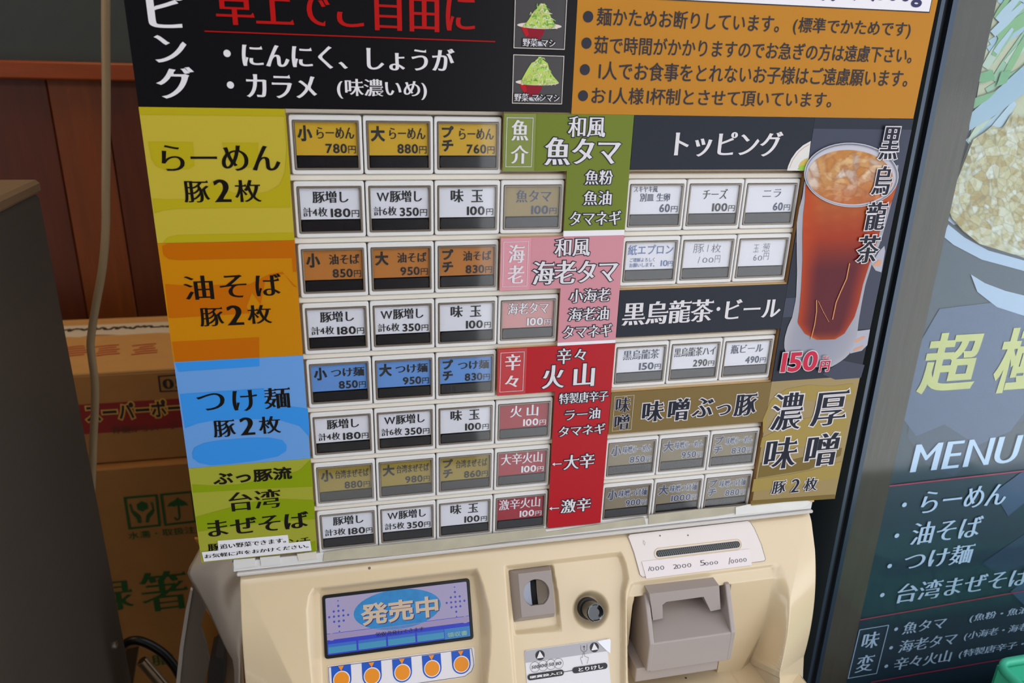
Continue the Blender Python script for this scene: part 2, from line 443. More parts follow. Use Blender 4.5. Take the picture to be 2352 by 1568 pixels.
structure(MB().box((0.30, 0.11, -1.3), (6.0, 0.16, 1.25)).obj('wall_right', mat('gap_shade', (8, 9, 12), 0.9)))  # near-black colour stands in for the shade of the gap beside the machine

# ================================================================ POSTER BEHIND THE GLASS
PF = Frame((0, YG + 0.010, 0))
tl = PF.pix(2284, -40); bl = PF.pix(1950, 1700)
def PX(z): return tl[0] + (tl[1] - z) * LEAN
pz0, pz1 = -0.66, 0.30
poster = thing('menu_poster', (0.75, YG + 0.010, pz0), 'large dark slate menu poster with white and gold writing behind the window glass', 'poster')
MB().prism([(PX(pz0), pz0), (1.15, pz0), (1.15, pz1), (PX(pz1), pz1)], PF, -0.002, 0.0).obj('sheet', mat('poster_slate', (42, 60, 70), 0.4), poster)
def J(name, m, h): return Ink(poster, name, m, PF, h)
p_blue = mat('poster_blue', (74, 90, 116), 0.4); p_blue2 = mat('poster_blue_dark', (54, 70, 88), 0.4); p_white = mat('poster_white', (206, 222, 238), 0.4)
g = J('background_shape', p_blue2, .0004); g.ppoly([(700, 0), (1200, -60), (1200, 420), (990, 470), (880, 590), (760, 690), (640, 640), (560, 520), (600, 380)], VJ); g.ppoly([(880, 1060), (1200, 840), (1200, 1000), (960, 1110)], VJ)
g = J('background_shape', p_blue, .0006); g.ppoly([(600, 150), (700, -20), (1200, -80), (1200, 230), (1000, 500), (860, 560), (720, 470), (600, 520), (540, 440)], VJ); g.ppoly([(930, 760), (1200, 560), (1200, 690), (990, 860)], VJ); g.ppoly([(1000, 1180), (1200, 1030), (1200, 1180), (1080, 1260)], VJ)
# food photo in the upper part
ph = J('food_photo', mat('photo_food_base', (196, 190, 148), 0.5, var=0.12, scale=90), .0008)
ph.ppoly([(2286, -30), (2500, -30), (2500, 640), (2352, 592), (2262, 560), (2185, 500), (2168, 470), (2200, 400), (2226, 330)])
ph = J('food_photo', mat('photo_bowl_rim', (176, 190, 206), 0.4), .0010)
ph.ppoly([(2178, 515), (2215, 545), (2270, 575), (2352, 598), (2480, 620), (2480, 660), (2352, 622), (2255, 596), (2190, 562), (2166, 542)])
ph.ppoly([(2230, 630), (2262, 650), (2310, 668), (2400, 690), (2400, 760), (2352, 725), (2290, 705), (2245, 670)])
ph.ppoly([(2184, 488), (2214, 492), (2212, 514), (2190, 516), (2176, 505)])
sprc = [mat('photo_sprout_%d' % i, c, 0.5) for i, c in enumerate([(168, 190, 196), (150, 184, 140), (190, 200, 170), (130, 176, 110), (180, 196, 200)])]
for i, mm in enumerate(sprc):
    ph = J('food_photo', mm, .0012 + i * .0002)
    for j in range(5):
        yb = random.uniform(-20, 330); x0 = 2284 - yb * .2 + random.uniform(-5, 60); L = random.uniform(60, 150); a = random.uniform(.5, 1.15); w = random.uniform(10, 22)
        dx, dy = L * math.cos(a), -L * math.sin(a); nx, ny = -dy / L * w, dx / L * w
        x0 = max(x0, 2284 - yb * .24 + 8)
        q = [(x0, yb), (x0 + dx * .3 - nx * .2, yb + dy * .3), (x0 + dx, yb + dy), (x0 + dx + nx * .6, yb + dy + ny * .8), (x0 + dx * .4 + nx, yb + dy * .4 + ny), (x0 + nx, yb + ny)]
        ph.ppoly([(max(px_, 2286 - py_ * .22), py_) for px_, py_ in q])
ph = J('food_photo', mat('photo_sprout_long', (158, 180, 190), 0.5), .0024); ph.ppoly([(2228, 262), (2352, 150), (2480, 30), (2480, 130), (2352, 215), (2290, 262), (2226, 300)])
ph = J('food_photo', mat('photo_leaf', (116, 170, 110), 0.5), .0026); ph.ppoly([(2246, 170), (2280, 160), (2286, 182), (2262, 190), (2242, 186)]); ph.ppoly([(2300, 165), (2322, 162), (2312, 190), (2288, 200)]); ph.ppoly([(2240, 225), (2290, 208), (2270, 228), (2236, 250)]); 
def pcell(P, Q):
    d = np.hypot(P[:, None, 0] - Q[None, :, 0], P[:, None, 1] - Q[None, :, 1]); o = np.argsort(d, 1)[:, :2]; a_ = np.arange(len(P)); return o[:, 0], d[a_, o[:, 1]] - d[a_, o[:, 0]]
NXg, NYg = 150, 130; V = []; uvp = []
for i in range(NYg + 1):
    t = i / NYg; yb = 285 + t * 300
    xl_ = np.interp(yb, [285, 320, 400, 470, 500, 530, 560, 585], [2290, 2236, 2204, 2176, 2186, 2212, 2250, 2330])
    for j in range(NXg + 1):
        x_ = xl_ + (2440 - xl_) * j / NXg; yy = yb + max(0, 1 - i / 8) * (12 * math.sin(x_ * .11) - (x_ - 2290) * .35); V.append(PF.P(*PF.pix(x_, yy, .003), .003)); uvp.append((x_, yy))
uvp = np.array(uvp); g_ = np.random.default_rng(3); Q = np.stack([g_.uniform(2150, 2460, 420), g_.uniform(250, 610, 420)], 1); Q2 = np.stack([g_.uniform(2150, 2460, 1500), g_.uniform(250, 610, 1500)], 1)
i1, e1 = pcell(uvp, Q); i2, e2 = pcell(uvp, Q2)
pal = np.array([(212, 202, 160), (196, 180, 128), (222, 216, 190), (182, 158, 98), (206, 190, 140), (176, 146, 84), (226, 222, 204)], float)
cl = pal[(i1 * 5) % 7] * .62 + pal[(i2 * 3) % 7] * .38; cl *= (1 - .16 * np.clip(1 - e1 / 3.0, 0, 1))[:, None] * (1 - .05 * np.clip(1 - e2 / 1.5, 0, 1))[:, None]
F = [(i * (NXg + 1) + j, (i + 1) * (NXg + 1) + j, (i + 1) * (NXg + 1) + j + 1, i * (NXg + 1) + j + 1) for i in range(NYg) for j in range(NXg)]
mesh_obj('food_photo', V, F, vcmat('print_gradient', .38), poster, cols=np.array([lin(c) for c in cl]))
gold = mat('poster_gold', (206, 200, 110), 0.35, var=0.25, scale=25)
k = J('gold_lettering', gold, .0012); k.text('超', (596, 345), (905, 72), VJ, 'B'); k.text('極', (905, 342), (1215, 50), VJ, 'B')
k = J('lettering', p_white, .0012)
k.text('MENU', (572, 676), (1056, 515), VJ, 'm')
for t, a, b in (('らーめん', (612, 850), (1000, 718)), ('油そば', (568, 985), (892, 855)), ('つけ麺', (538, 1095), (855, 975)), ('台湾まぜそば', (508, 1232), (1100, 1072))): k.text(t, a, b, VJ, 'm')
for p in ((550, 812), (518, 943), (487, 1072), (456, 1195)): k.dot(p, .0024, VJ)
for t, a, b in (('味', (88, 1150), (350, 915)), ('変', (10, 1445), (285, 1200)), ('魚タマ', (600, 965), (1185, 735)), ('海老タマ', (550, 1195), (1320, 930)), ('辛々火山', (490, 1415), (1250, 1145)),
                ('(魚粉・魚油・', (1440, 818), (2300, 590)), ('(小海老・海老油・', (1370, 1045), (2400, 780)), ('(特製唐辛子・', (1305, 1268), (2150, 1030))): k.text(t, a, b, VK, 'm')
for p in ((535, 895), (472, 1128), (412, 1358)): k.dot(p, .0021, VK)
k.pline([(80, 905), (442, 845), (290, 1448), (-65, 1510)], .0008, VK, True)
k = J('red_rule', mat('poster_red', (190, 60, 84), 0.4), .0012)
for a, b in (((480, 733), (1300, 641)), ((340, 1305), (1300, 1135)), ((410, 1565), (1300, 1410))): k.pline([a, b], .0013, VJ)

# ================================================================ GREEN BASKET
gm = mat('green_plastic', (64, 190, 150), 0.35)
bk0 = onY(2276, 1512, -0.03); zr = bk0[2]; bx0 = bk0[0]; by1 = bk0[1]
basket = thing('plastic_basket', (bx0 + .12, by1 - .1, zr - .09), 'green plastic lattice basket at the foot of the window poster', 'basket')
bx1, by0 = bx0 + .26, by1 - .17
FT = Frame((0, 0, zr), (1, 0, 0), (0, 1, 0))
MB().frame(bx0, by0, bx1, by1, .007, FT, -.006, 0.0, r=.016, bev=.0015, seg=6).obj('rim', gm, basket, True)
tmb = MB().box((bx0 + .010, by0 + .01, zr - .092), (bx1 - .010, by1 - .01, zr - .089)); tmb.obj('bottom', gm, basket)
for nm, P0, P1 in (('side_wall', (bx0 + .004, by1 - .006), (bx1 - .004, by1 - .006)), ('side_wall', (bx0 + .004, by0 + .006), (bx1 - .004, by0 + .006)), ('side_wall', (bx0 + .006, by0 + .006), (bx0 + .006, by1 - .006)), ('side_wall', (bx1 - .006, by0 + .006), (bx1 - .006, by1 - .006))):
    P0 = np.array(P0); P1 = np.array(P1); L = np.linalg.norm(P1 - P0); d = (P1 - P0) / L; mb = MB()
    def bar(a, b, r=.0016): mb.tube([(*(P0 + d * a[0]), zr + a[1]), (*(P0 + d * b[0]), zr + b[1])], r, 6)
    mb.add([(*(P0), zr - .004), (*(P1), zr - .004), (*(P1), zr - .026), (*(P0), zr - .026), (*(P0 + [-d[1] * .002, d[0] * .002]), zr - .004), (*(P1 + [-d[1] * .002, d[0] * .002]), zr - .004), (*(P1 + [-d[1] * .002, d[0] * .002]), zr - .026), (*(P0 + [-d[1] * .002, d[0] * .002]), zr - .026)],
           [(0, 1, 2, 3), (7, 6, 5, 4), (0, 4, 5, 1), (3, 2, 6, 7)])
    n = int(L / .016)
    for i in range(n):
        a = i * L / n; b = (i + 1) * L / n
        bar((a, -.026), (b, -.089)); bar((b, -.026), (a, -.089))
    mb.obj(nm, gm, basket)
ledge = MB().box((.50, -.32, -1.3), (1.1, YG - .02, zr - .092), .004).obj('counter', mat('counter_top', (74, 84, 96), 0.4, var=.1, scale=10))
tag(ledge, 'low grey counter under the green basket in front of the window', 'counter')

# ================================================================ BACKGROUND ON THE LEFT
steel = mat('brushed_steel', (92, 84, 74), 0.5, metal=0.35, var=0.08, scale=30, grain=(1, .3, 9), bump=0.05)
XC = -0.235; c1 = onX(85, 412, XC); yc1, zc = c1[1], c1[2]
cab = thing('steel_cabinet', (XC - .25, yc1 - .25, -1.3), 'dull steel cabinet with a flat top at the left of the boxes', 'cabinet')
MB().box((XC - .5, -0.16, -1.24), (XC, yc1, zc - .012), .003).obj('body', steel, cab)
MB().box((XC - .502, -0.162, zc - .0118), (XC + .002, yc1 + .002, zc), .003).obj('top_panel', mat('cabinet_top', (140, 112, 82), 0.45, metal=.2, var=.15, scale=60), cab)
for sx in (-.47, -.03):
    for sy in (-.12, yc1 - .04): MB().tube([(XC + sx, sy, -1.3), (XC + sx, sy, -1.24)], .018, 12).obj('foot', blackrub, cab)
sc = onX(263, 1480, XC)
MB().lathe([(.004, 0), (.004, .002), (.002, .003)], (0, 0), Frame((XC, sc[1], sc[2]), (0, 1, 0), (0, 0, 1)), 10).obj('screw', mat('bright_screw', (220, 215, 200), .2, metal=.9), cab)

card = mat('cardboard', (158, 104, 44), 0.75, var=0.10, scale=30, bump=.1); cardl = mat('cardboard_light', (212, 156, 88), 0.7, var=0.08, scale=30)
YB = 0.8
a = onY(185, 862, YB); bk = onZ(145, 738, a[2]); z_top = a[2]; z_bot = onY(217, 1068, YB)[2]
def box_thing(name, label, x0, x1, y0, y1, z0, z1, group='cartons stacked by the panelled wall'):
    o = thing(name, ((x0 + x1) / 2, (y0 + y1) / 2, z0), label, 'box', group)
    MB().box((x0, y0, z0), (x1, y1, z1), .003).obj('carton', card, o)
    return o
xl, xr = a[0] - .25, a[0] + .42
b1 = box_thing('cardboard_box', 'open-topped looking carton with red band and black writing, topmost of its stack', xl, xr, YB, bk[1], z_bot + .001, z_top)
xm = (xl + xr) / 2; ym = (YB + bk[1]) / 2
TP = Frame((0, 0, z_top), (1, 0, 0), (0, 1, 0))
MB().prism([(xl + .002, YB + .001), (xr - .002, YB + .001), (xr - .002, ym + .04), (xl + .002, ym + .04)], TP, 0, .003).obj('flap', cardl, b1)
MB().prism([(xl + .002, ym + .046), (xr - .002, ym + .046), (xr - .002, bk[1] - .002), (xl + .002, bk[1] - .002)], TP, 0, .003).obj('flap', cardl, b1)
ty0 = TP.pix(250, 768, .003)[1]; ty1 = TP.pix(250, 745, .003)[1]
wob = [(xl + (xr - xl) * i / 30, ty0 + random.uniform(-.008, .004)) for i in range(31)]
MB().prism(wob + [(xr, ty1), (xl, ty1)], TP, .003, .0036).obj('packing_tape', mat('white_tape', (232, 214, 184), .4, var=.06, scale=20), b1)
tf = Frame((0, 0, z_top), (1, 0, 0), (0, 1, 0))
k = Ink(b1, 'tape_print', mat('tape_black', (60, 44, 26), .6), tf, .004)
yc_ = (tf.pix(250, 754, .004)[1]); k.line([(xl + i * .004, yc_ + random.uniform(-.007, .007)) for i in range(int((xr - xl) / .004))], .0065)
k = Ink(b1, 'red_print', mat('red_ink', (178, 66, 40), .6), tf, .0034)
for px_ in (172, 248, 335):
    for j in range(5):
        q = tf.pix(px_, 796 + j * 5 - (px_ - 172) * .03, .0034); w = random.uniform(.010, .017)
        k.line([(q[0] - w + random.uniform(-.006, .006), q[1] - .003), (q[0], q[1] + .001), (q[0] + w, q[1] + .002)], .005)
BF = Frame((0, YB - .0005, 0))
MB().prism([(xl, BF.pix(250, 993)[1]), (xr, BF.pix(250, 993)[1]), (xr, BF.pix(250, 925)[1]), (xl, BF.pix(250, 925)[1])], BF, -.0004, .0).obj('red_band', mat('red_band', (132, 20, 8), .6), b1)
k = Ink(b1, 'lettering_outline', mat('band_yellow', (206, 150, 60), .6), BF, .0003)
k2 = Ink(b1, 'lettering', mat('box_black', (26, 18, 10), .6), BF, .0006); k2.text('スーパーポー', (682, 985), (1412, 800), VL, 'G', halo=(k, .0022))
k2.text('05', (1278, 728), (1440, 640), VL, 'M'); k2.pline([(1240, 628), (1500, 608), (1515, 735), (1255, 746)], .0022, VL, True)
k = Ink(b1, 'fine_print', mat('box_brown_ink', (86, 50, 20), .6), BF, .0006); k.text('骨髄がらスープ', (880, 1078), (1388, 985), VL, 'g')
z2 = z_bot; YB2 = YB - .015
b2 = box_thing('cardboard_box', 'brown carton with green chopstick lettering and care symbols, under the red banded carton', xl + .004, xr + .02, YB2, bk[1] + .01, -1.12, z2)
BG = Frame((0, YB2 - .0005, 0)); green = mat('green_ink', (24, 74, 14), .6)
k = Ink(b2, 'lettering', green, BG, .0003)
k.text('箸', (1105, 1030), (1425, 690), VM, 'm'); k.text('禄', (690, 1035), (1005, 765), VM, 'm'); k.text('水濡・取扱注意', (990, 465), (1580, 352), VM, 'g'); k.text('膳', (1170, 1440), (1330, 1335), VM, 'g')

k = Ink(b2, 'care_symbol', green, BG, .0003)
k.pline([(960, 145), (1202, 124), (1228, 355), (996, 380)], .0042, VM, True); k.pline([(1240, 120), (1476, 98), (1505, 325), (1272, 352)], .0042, VM, True)
k.ppoly([(1285, 215), (1300, 185), (1345, 160), (1365, 140), (1385, 156), (1425, 172), (1452, 205), (1425, 200), (1400, 208), (1375, 200), (1340, 212), (1310, 208)], VM)
k.pline([(1372, 200), (1382, 290), (1375, 308), (1358, 312), (1346, 298)], .0035, VM)
k.ppoly([(1050, 195), (1090, 168), (1130, 185), (1140, 225), (1098, 250), (1058, 235)], VM)
k.ppoly([(1015, 240), (1040, 250), (1080, 285), (1088, 338), (1060, 338), (1052, 305), (1020, 270)], VM); k.ppoly([(1180, 225), (1160, 240), (1125, 278), (1120, 335), (1145, 332), (1150, 300), (1182, 262)], VM)
k.pline([(1000, 195), (1016, 255)], .003, VM); k.pline([(1165, 180), (1182, 245)], .003, VM)
b3 = box_thing('cardboard_box', 'plain brown carton at the bottom of the stack behind the black hose', xl - .004, xr + .03, YB2 - .006, bk[1] + .01, -1.3, -1.122)

# hanging cable, hose and conduit
YCB = .42
cp = [(243, -90), (243, 0), (243, 100), (244, 200), (244, 330), (243, 440), (243, 510), (240, 570), (233, 630), (222, 690), (213, 745), (208, 790), (212, 830), (218, 880), (218, 940), (215, 1000), (213, 1060), (210, 1130), (205, 1230)]
cbm = MB().tube([onY(243, -90, YCB) + [0, 0, 1.25 - onY(243, -90, YCB)[2]]] + smooth_curve([onY(*p, YCB) for p in cp], 5) + [onY(205, 1230, YCB) * [1, 1, 0] + [0, 0, -1.29]], .0042, 10)
tag(cbm.obj('power_cable', mat('beige_cable', (176, 150, 112), .5), None, True), 'beige cable hanging down in front of the wood panelled wall', 'cable')
hp = [(232, 1620), (246, 1568), (262, 1515), (285, 1480), (310, 1470), (340, 1478), (375, 1500), (402, 1532), (420, 1568), (434, 1620)]
tag(MB().tube(smooth_curve([onY(*p, .5) for p in hp], 6), .0062, 12).obj('rubber_hose', mat('black_hose', (12, 11, 12), .4), None, True), 'black rubber hose bent into an arch in front of the lowest carton', 'hose')
c0, c1_ = onY(326, 1516, .46), onY(385, 1585, .46); dv = c1_ - c0; L = np.linalg.norm(dv); dv /= L; u = np.cross(dv, [0, 1, 0]); u /= np.linalg.norm(u); v = np.cross(dv, u)
cond = thing('flexible_conduit', tuple(c1_), 'ribbed bronze metal conduit lying across the black hose', 'pipe')
MB().tube([c0, c1_], .0062, 12).obj('inner_tube', mat('conduit_dark', (66, 54, 40), .5, metal=.6), cond)
hel = [c0 + dv * (L * i / 520) + .0066 * (u * math.cos(i * 2 * math.pi / 16) + v * math.sin(i * 2 * math.pi / 16)) for i in range(521)]
MB().tube(hel, .0012, 5).obj('rib_coil', mat('conduit_bronze', (170, 150, 120), .3, metal=.8), cond, True)
pn = [onY(*p, .56) for p in ((262, 1600), (290, 1490), (318, 1484), (300, 1600))]
tag(mesh_obj('wooden_stick', [*pn, *[p + [0, .01, 0] for p in pn]], [(0, 1, 2, 3), (7, 6, 5, 4), (0, 4, 5, 1), (1, 5, 6, 2), (2, 6, 7, 3), (3, 7, 4, 0)], mat('stick_wood', (84, 60, 36), .6, var=.2, scale=20)), 'short brown wooden slat standing inside the arch of the black hose', 'slat')

# bin, cardboard, tape core and plastic sheet between the cartons and the machine
def slab(name, pts, vw, Y, th, m, parent=None, slope=0.0):
    P = [onY(*vw(*p), Y) for p in pts]; n = len(P)
    idx = tessellate_polygon([[Vector((p[0], p[2], 0)) for p in P]])
    V = P + [p + np.array([0, th, 0]) for p in P]
    F = [tuple(t) for t in idx] + [tuple(n + i for i in t[::-1]) for t in idx] + [(i, (i + 1) % n, n + (i + 1) % n, n + i) for i in range(n)]
    return mesh_obj(name, V, F, m, parent)
bx = thing('storage_bin', tuple(onY(480, 1700, .26)), 'grey translucent plastic bin standing upright left of the machine', 'bin')
slab('bin_side', [(200, 640), (150, 720), (110, 880), (60, 1180), (10, 1700), (250, 1700), (320, 1400), (305, 1240), (262, 1100), (250, 1000), (285, 890), (260, 780)], VN, .26, .05, mat('bin_plastic', (124, 112, 100), .35), bx)
slab('bin_edge', [(150, 700), (168, 712), (128, 960), (84, 1250), (40, 1700), (4, 1700), (52, 1240), (105, 900)], VN, .255, .004, mat('bin_edge_light', (206, 196, 186), .35), bx)
tag(slab('cardboard_flap', [(292, 890), (250, 1022), (300, 1180), (335, 1345), (440, 1330), (520, 1290), (420, 1080), (350, 960)], VN, .20, .004, mat('kraft_card', (150, 96, 30), .7, var=.1, scale=20)), 'torn orange brown cardboard piece between the bin and the plastic sheet', 'cardboard')
tag(slab('black_case', [(330, 1352), (380, 1325), (452, 1338), (462, 1420), (446, 1700), (296, 1700), (312, 1480)], VN, .16, .03, mat('black_case', (40, 36, 34), .5)), 'black upright case below the torn cardboard piece', 'case')
tag(slab('paper_sleeve', [(420, 1300), (480, 1272), (560, 1330), (590, 1560), (580, 1700), (500, 1700), (470, 1420)], VN, .19, .006, mat('paper_sleeve', (150, 128, 104), .7)), 'crumpled beige paper sleeve beside the black case', 'paper')
tag(slab('torn_envelope', [(188, 232), (214, 236), (260, 290), (330, 330), (320, 420), (250, 420), (236, 300)], VN, .13, .003, mat('kraft_card2', (176, 120, 40), .7)), 'orange brown envelope corner sticking out behind the green menu band', 'envelope')
# plastic sheet: curved grid hanging from behind the menu strip down to the machine side
Lf = [(300, 150), (255, 250), (235, 320), (180, 420), (140, 490), (122, 550), (140, 600), (180, 660), (215, 720), (270, 820), (330, 930), (400, 1080), (470, 1230), (540, 1350), (556, 1450), (560, 1700)]
Rt = [(640, 150), (640, 250), (640, 330), (640, 420), (640, 490), (640, 550), (640, 600), (640, 660), (640, 720), (640, 820), (640, 930), (640, 1080), (640, 1230), (640, 1350), (640, 1450), (640, 1700)]
V = []; F = []; nu = 16
for i, (l, r) in enumerate(zip(Lf, Rt)):
    for j in range(nu + 1):
        t = j / nu; p = (l[0] + (r[0] - l[0]) * t, l[1] + (r[1] - l[1]) * t); V.append(onY(*VN(*p), .115 - .035 * math.sin(min(1, t * 1.6) * math.pi / 2) + .004 * math.sin(i * .9 + j * .5)))
n = len(V)
for i in range(len(Lf) - 1):
    for j in range(nu): a_ = i * (nu + 1) + j; F.append((a_, a_ + nu + 1, a_ + nu + 2, a_ + 1))
sh = mesh_obj('plastic_sheet', V, F, mat('milky_plastic', (238, 226, 212), .35), None, True)
md = sh.modifiers.new('thickness', 'SOLIDIFY'); md.thickness = .0012
tag(sh, 'milky white plastic sheet hanging beside the machine under the left menu strip', 'sheet')

# ================================================================ TICKET MACHINE
XL, XR = -0.0545, 0.3750
mc = thing('ticket_machine', (0.16, 0.12, -1.3), 'cream meal ticket vending machine with rows of labelled push buttons', 'vending machine')
cream = mat('cream_plastic', (216, 194, 158), 0.24, coat=.3, var=0.03, scale=25)
def add_specks(M):      # sparse grime specks of the old plastic
    nt = M.node_tree; b = nt.nodes['Principled BSDF']; src = b.inputs['Base Color'].links[0].from_socket
    tc = nt.nodes.new('ShaderNodeTexCoord'); vo = nt.nodes.new('ShaderNodeTexVoronoi'); vo.inputs['Scale'].default_value = 70
    nt.links.new(tc.outputs['Object'], vo.inputs['Vector']); sp = nt.nodes.new('ShaderNodeSeparateColor'); nt.links.new(vo.outputs['Color'], sp.inputs[0])
    m1 = nt.nodes.new('ShaderNodeMath'); m1.operation = 'GREATER_THAN'; m1.inputs[1].default_value = .9; nt.links.new(sp.outputs[0], m1.inputs[0])
    m2 = nt.nodes.new('ShaderNodeMath'); m2.operation = 'LESS_THAN'; m2.inputs[1].default_value = .07; nt.links.new(vo.outputs['Distance'], m2.inputs[0])
    m3 = nt.nodes.new('ShaderNodeMath'); m3.operation = 'MULTIPLY'; nt.links.new(m1.outputs[0], m3.inputs[0]); nt.links.new(m2.outputs[0], m3.inputs[1])
    mx = nt.nodes.new('ShaderNodeMix'); mx.data_type = 'RGBA'; nt.links.new(m3.outputs[0], mx.inputs[0]); nt.links.new(src, mx.inputs[6]); mx.inputs[7].default_value = (.12, .07, .03, 1)
    nt.links.new(mx.outputs[2], b.inputs['Base Color'])
add_specks(cream)
white = mat('white_plastic', (214, 211, 208), 0.35, var=0.03, scale=40)
tray = mat('tray_plastic', (214, 206, 192), 0.45, var=0.06, scale=40)
beige = mat('aged_edge', (206, 170, 118), 0.5, var=0.1, scale=60)
# cabinet behind the panel and the pedestal below
MB().box((XL, .012, -.292), (XR, .105, .42), .004).obj('upper_cabinet', cream, mc)
MB().box((XL + .001, .03, -1.3), (XR - .001, .104, -.29), .003).obj('lower_cabinet', cream, mc)
# button tray (floor of the openings) and row rails
MB().box((-.004, .006, -.291), (.3205, .0119, .0062)).obj('button_tray', tray, mc)
U, Vp, WW, WH = .040, .03626754, .0359892, .0270335
def cell(r, c): return ((c - 1) * U + (.00033 if c > 5 else 0), -(r - 1) * Vp)    # window top-left
Y0 = YF(0)
rails = MB()
for r in range(0, 9):
    z = -(r - 1) * Vp - WH - .0025; zb = -r * Vp + .0029
    for x0, x1 in ((-.0035, .1965), (.1985, .3195)):
        if r == 0: rails.box((x0, .0022, zb + .0006), (x1, .006, .0068), .0006)
        elif r == 8: rails.box((x0, .0015, -.2905), (x1, .006, z - .0004), .0006)
        else: rails.box((x0, .0009, zb + .0002), (x1, .006, z - .0002), .0006)
rails.obj('row_rail', tray, mc)
# raised board that carries the printed cards, with the openings left free
bd = MB()
for x0, z0, x1, z1 in ((-.060, -.279, -.0042, .0055), (-.060, .0062, .374, .40), (.1185, -.0278, .1975, .0062), (.1585, -.064, .1975, -.0278),
                       (.1185, -.1015, .1975, -.0675), (.1585, -.1385, .1975, -.1015), (.1185, -.173, .1975, -.1405), (.1585, -.2815, .1975, -.173),
                       (.1975, -.0275, .3195, .0062), (.1975, -.1365, .3195, -.1035), (.1975, -.209, .3195, -.1767), (.3195, -.2835, .374, .0062)):
    bd.box((x0, -.0018, z0), (x1, .0118, z1))
bd.obj('card_board', beige, mc)
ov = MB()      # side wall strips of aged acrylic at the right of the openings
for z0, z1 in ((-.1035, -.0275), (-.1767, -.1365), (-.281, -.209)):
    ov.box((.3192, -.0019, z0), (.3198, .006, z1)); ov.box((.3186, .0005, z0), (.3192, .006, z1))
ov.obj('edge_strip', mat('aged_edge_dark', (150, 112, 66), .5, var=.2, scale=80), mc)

# bottom strip with worn metallic tape
st = MB().box((-.058, -.0012, -.2905), (.3735, .012, -.2835 + .0005), .0006); st.obj('bottom_strip', white, mc)
tp = mat('worn_tape', (176, 168, 146), .45, var=.25, scale=70)
def tape_poly(name, pts, h0=.0012, h1=.0018, m=tp):
    MB().prism([tuple(Y0.pix(*p, h1)) for p in pts], Y0, h0, h1).obj(name, m, mc)
tape_poly('worn_tape', [(745, 1268), (800, 1260), (1000, 1240), (1250, 1212), (1256, 1222), (1480, 1188), (1484, 1204), (1250, 1232), (1060, 1258), (900, 1276), (742, 1289)])
tape_poly('worn_tape', [(1490, 1183), (1600, 1170), (1718, 1160), (1722, 1172), (1650, 1184), (1490, 1204)])
tape_poly('torn_label', [(1690, 1165), (1720, 1158), (1852, 1148), (1862, 1152), (1854, 1160), (1838, 1168), (1780, 1174), (1690, 1182)], .0019, .0024, m=mat('torn_paper', (222, 220, 214), .6, var=.1, scale=90))
tape_poly('bottom_tab', [(536, 1285), (585, 1281), (588, 1300), (538, 1306)], 0, .002, white); tape_poly('bottom_tab', [(597, 1280), (642, 1276), (645, 1296), (600, 1300)], 0, .002, white); tape_poly('bottom_tab', [(682, 1272), (726, 1266), (728, 1283), (686, 1288)], 0, .0018, tray)
lip = MB().box((-.0560, -.003, -.2935), (.3745, .012, -.2908), .0008); lip.obj('lip', mat('lip_grey', (198, 192, 186), .3), mc)

# ---- push buttons
bar_m = mat('button_bar', (24, 20, 22), .25, spec=.5); frame_m = mat('smoky_frame', (112, 100, 88), .15, coat=.6)
cover_m = clear('button_cover', (.96, .97, .98), .05, 1.33); label_back = mat('window_floor', (60, 54, 50), .4)
lab = {k: mat('label_' + k, c, .45) for k, c in dict(yellow=(206, 160, 22), white=(226, 222, 226), orange=(184, 112, 36), blue=(98, 144, 206), mustard=(150, 126, 30), gold=(150, 128, 78), pink=(206, 140, 136), red=(160, 26, 42), miso=(130, 114, 84)).items()}
inkm = {'k': mat('ink_black', (30, 26, 26), .5), 'w': mat('ink_white', (228, 224, 226), .5), 'n': mat('ink_navy', (52, 60, 88), .5), 'p': mat('ink_pencil', (96, 94, 104), .5), 'b': mat('ink_blue', (92, 110, 160), .5), 'wh': mat('ink_white_halo', (214, 212, 218), .5)}
def ring_shape():
    mb = MB(); mb.frame(-.0017, -WH - .0025, WW + .0016, .0029, .0017, Y0, -.006, .0, r=.0013, bev=.0004, wt=.0029, wb=.0025); return mb
def bar_pts():
    x0, x1, y0, y1, b = .0017, WW - .0013, -WH + .0010, -WH * .728, .0006
    return [(x0 + b, y0), (x1 - b, y0), (x1, y0 + .002), (x1, y1 - .002), (x1 - b, y1), (x0 + b, y1), (x0, y1 - .002), (x0, y0 + .002)]
protos = {}
LH = -.0012; LX0, LX1, LY0, LY1 = .0012, WW - .0009, -WH * .705, -.0008
def row(c, t1, t2): return (c, t1, t2)
def size_texts(size, name, price, u0=.33, col='k', halo=False):
    T = []
    if size == 'プチ': T += [('プ', .05, .55, .25, .91, 'H'), ('チ', .05, .12, .245, .50, 'H')]
    else: T += [(size, .035, .42, .275, .89, 'H')]
    T += [(name, u0, .5, .95, .84, 'n')]
    T += [(price, .82 - .115 * len(price), .06, .82, .35, 'B'), ('円', .84, .06, .965, .29, 'g')]
    return T
def extra(n, price='180'):
    return [('豚増し', .21, .52, .81, .89, 'n'), ('計%s枚' % n, .045, .09, .45, .38, 'm'), (price, .50, .06, .83, .34, 'B'), ('円', .85, .06, .975, .28, 'g')]
def wextra(n):
    return [('W豚増し', .10, .52, .88, .89, 'n'), ('計%s枚' % n, .045, .09, .44, .38, 'm'), ('350', .49, .06, .82, .34, 'B'), ('円', .84, .06, .965, .28, 'g')]
aji = [('味', .20, .49, .43, .91, 'n'), ('玉', .565, .49, .78, .91, 'n'), ('100', .49, .06, .81, .35, 'B'), ('円', .84, .06, .965, .27, 'g')]
def yen(p, st='B'): return [(p, .80 - .105 * len(p), .06, .80, .35, st), ('円', .825, .06, .96, .27, 'g')]
BT = []
def addb(r, c, colr, ink, texts, label): BT.append((r, c, colr, ink, texts, label))
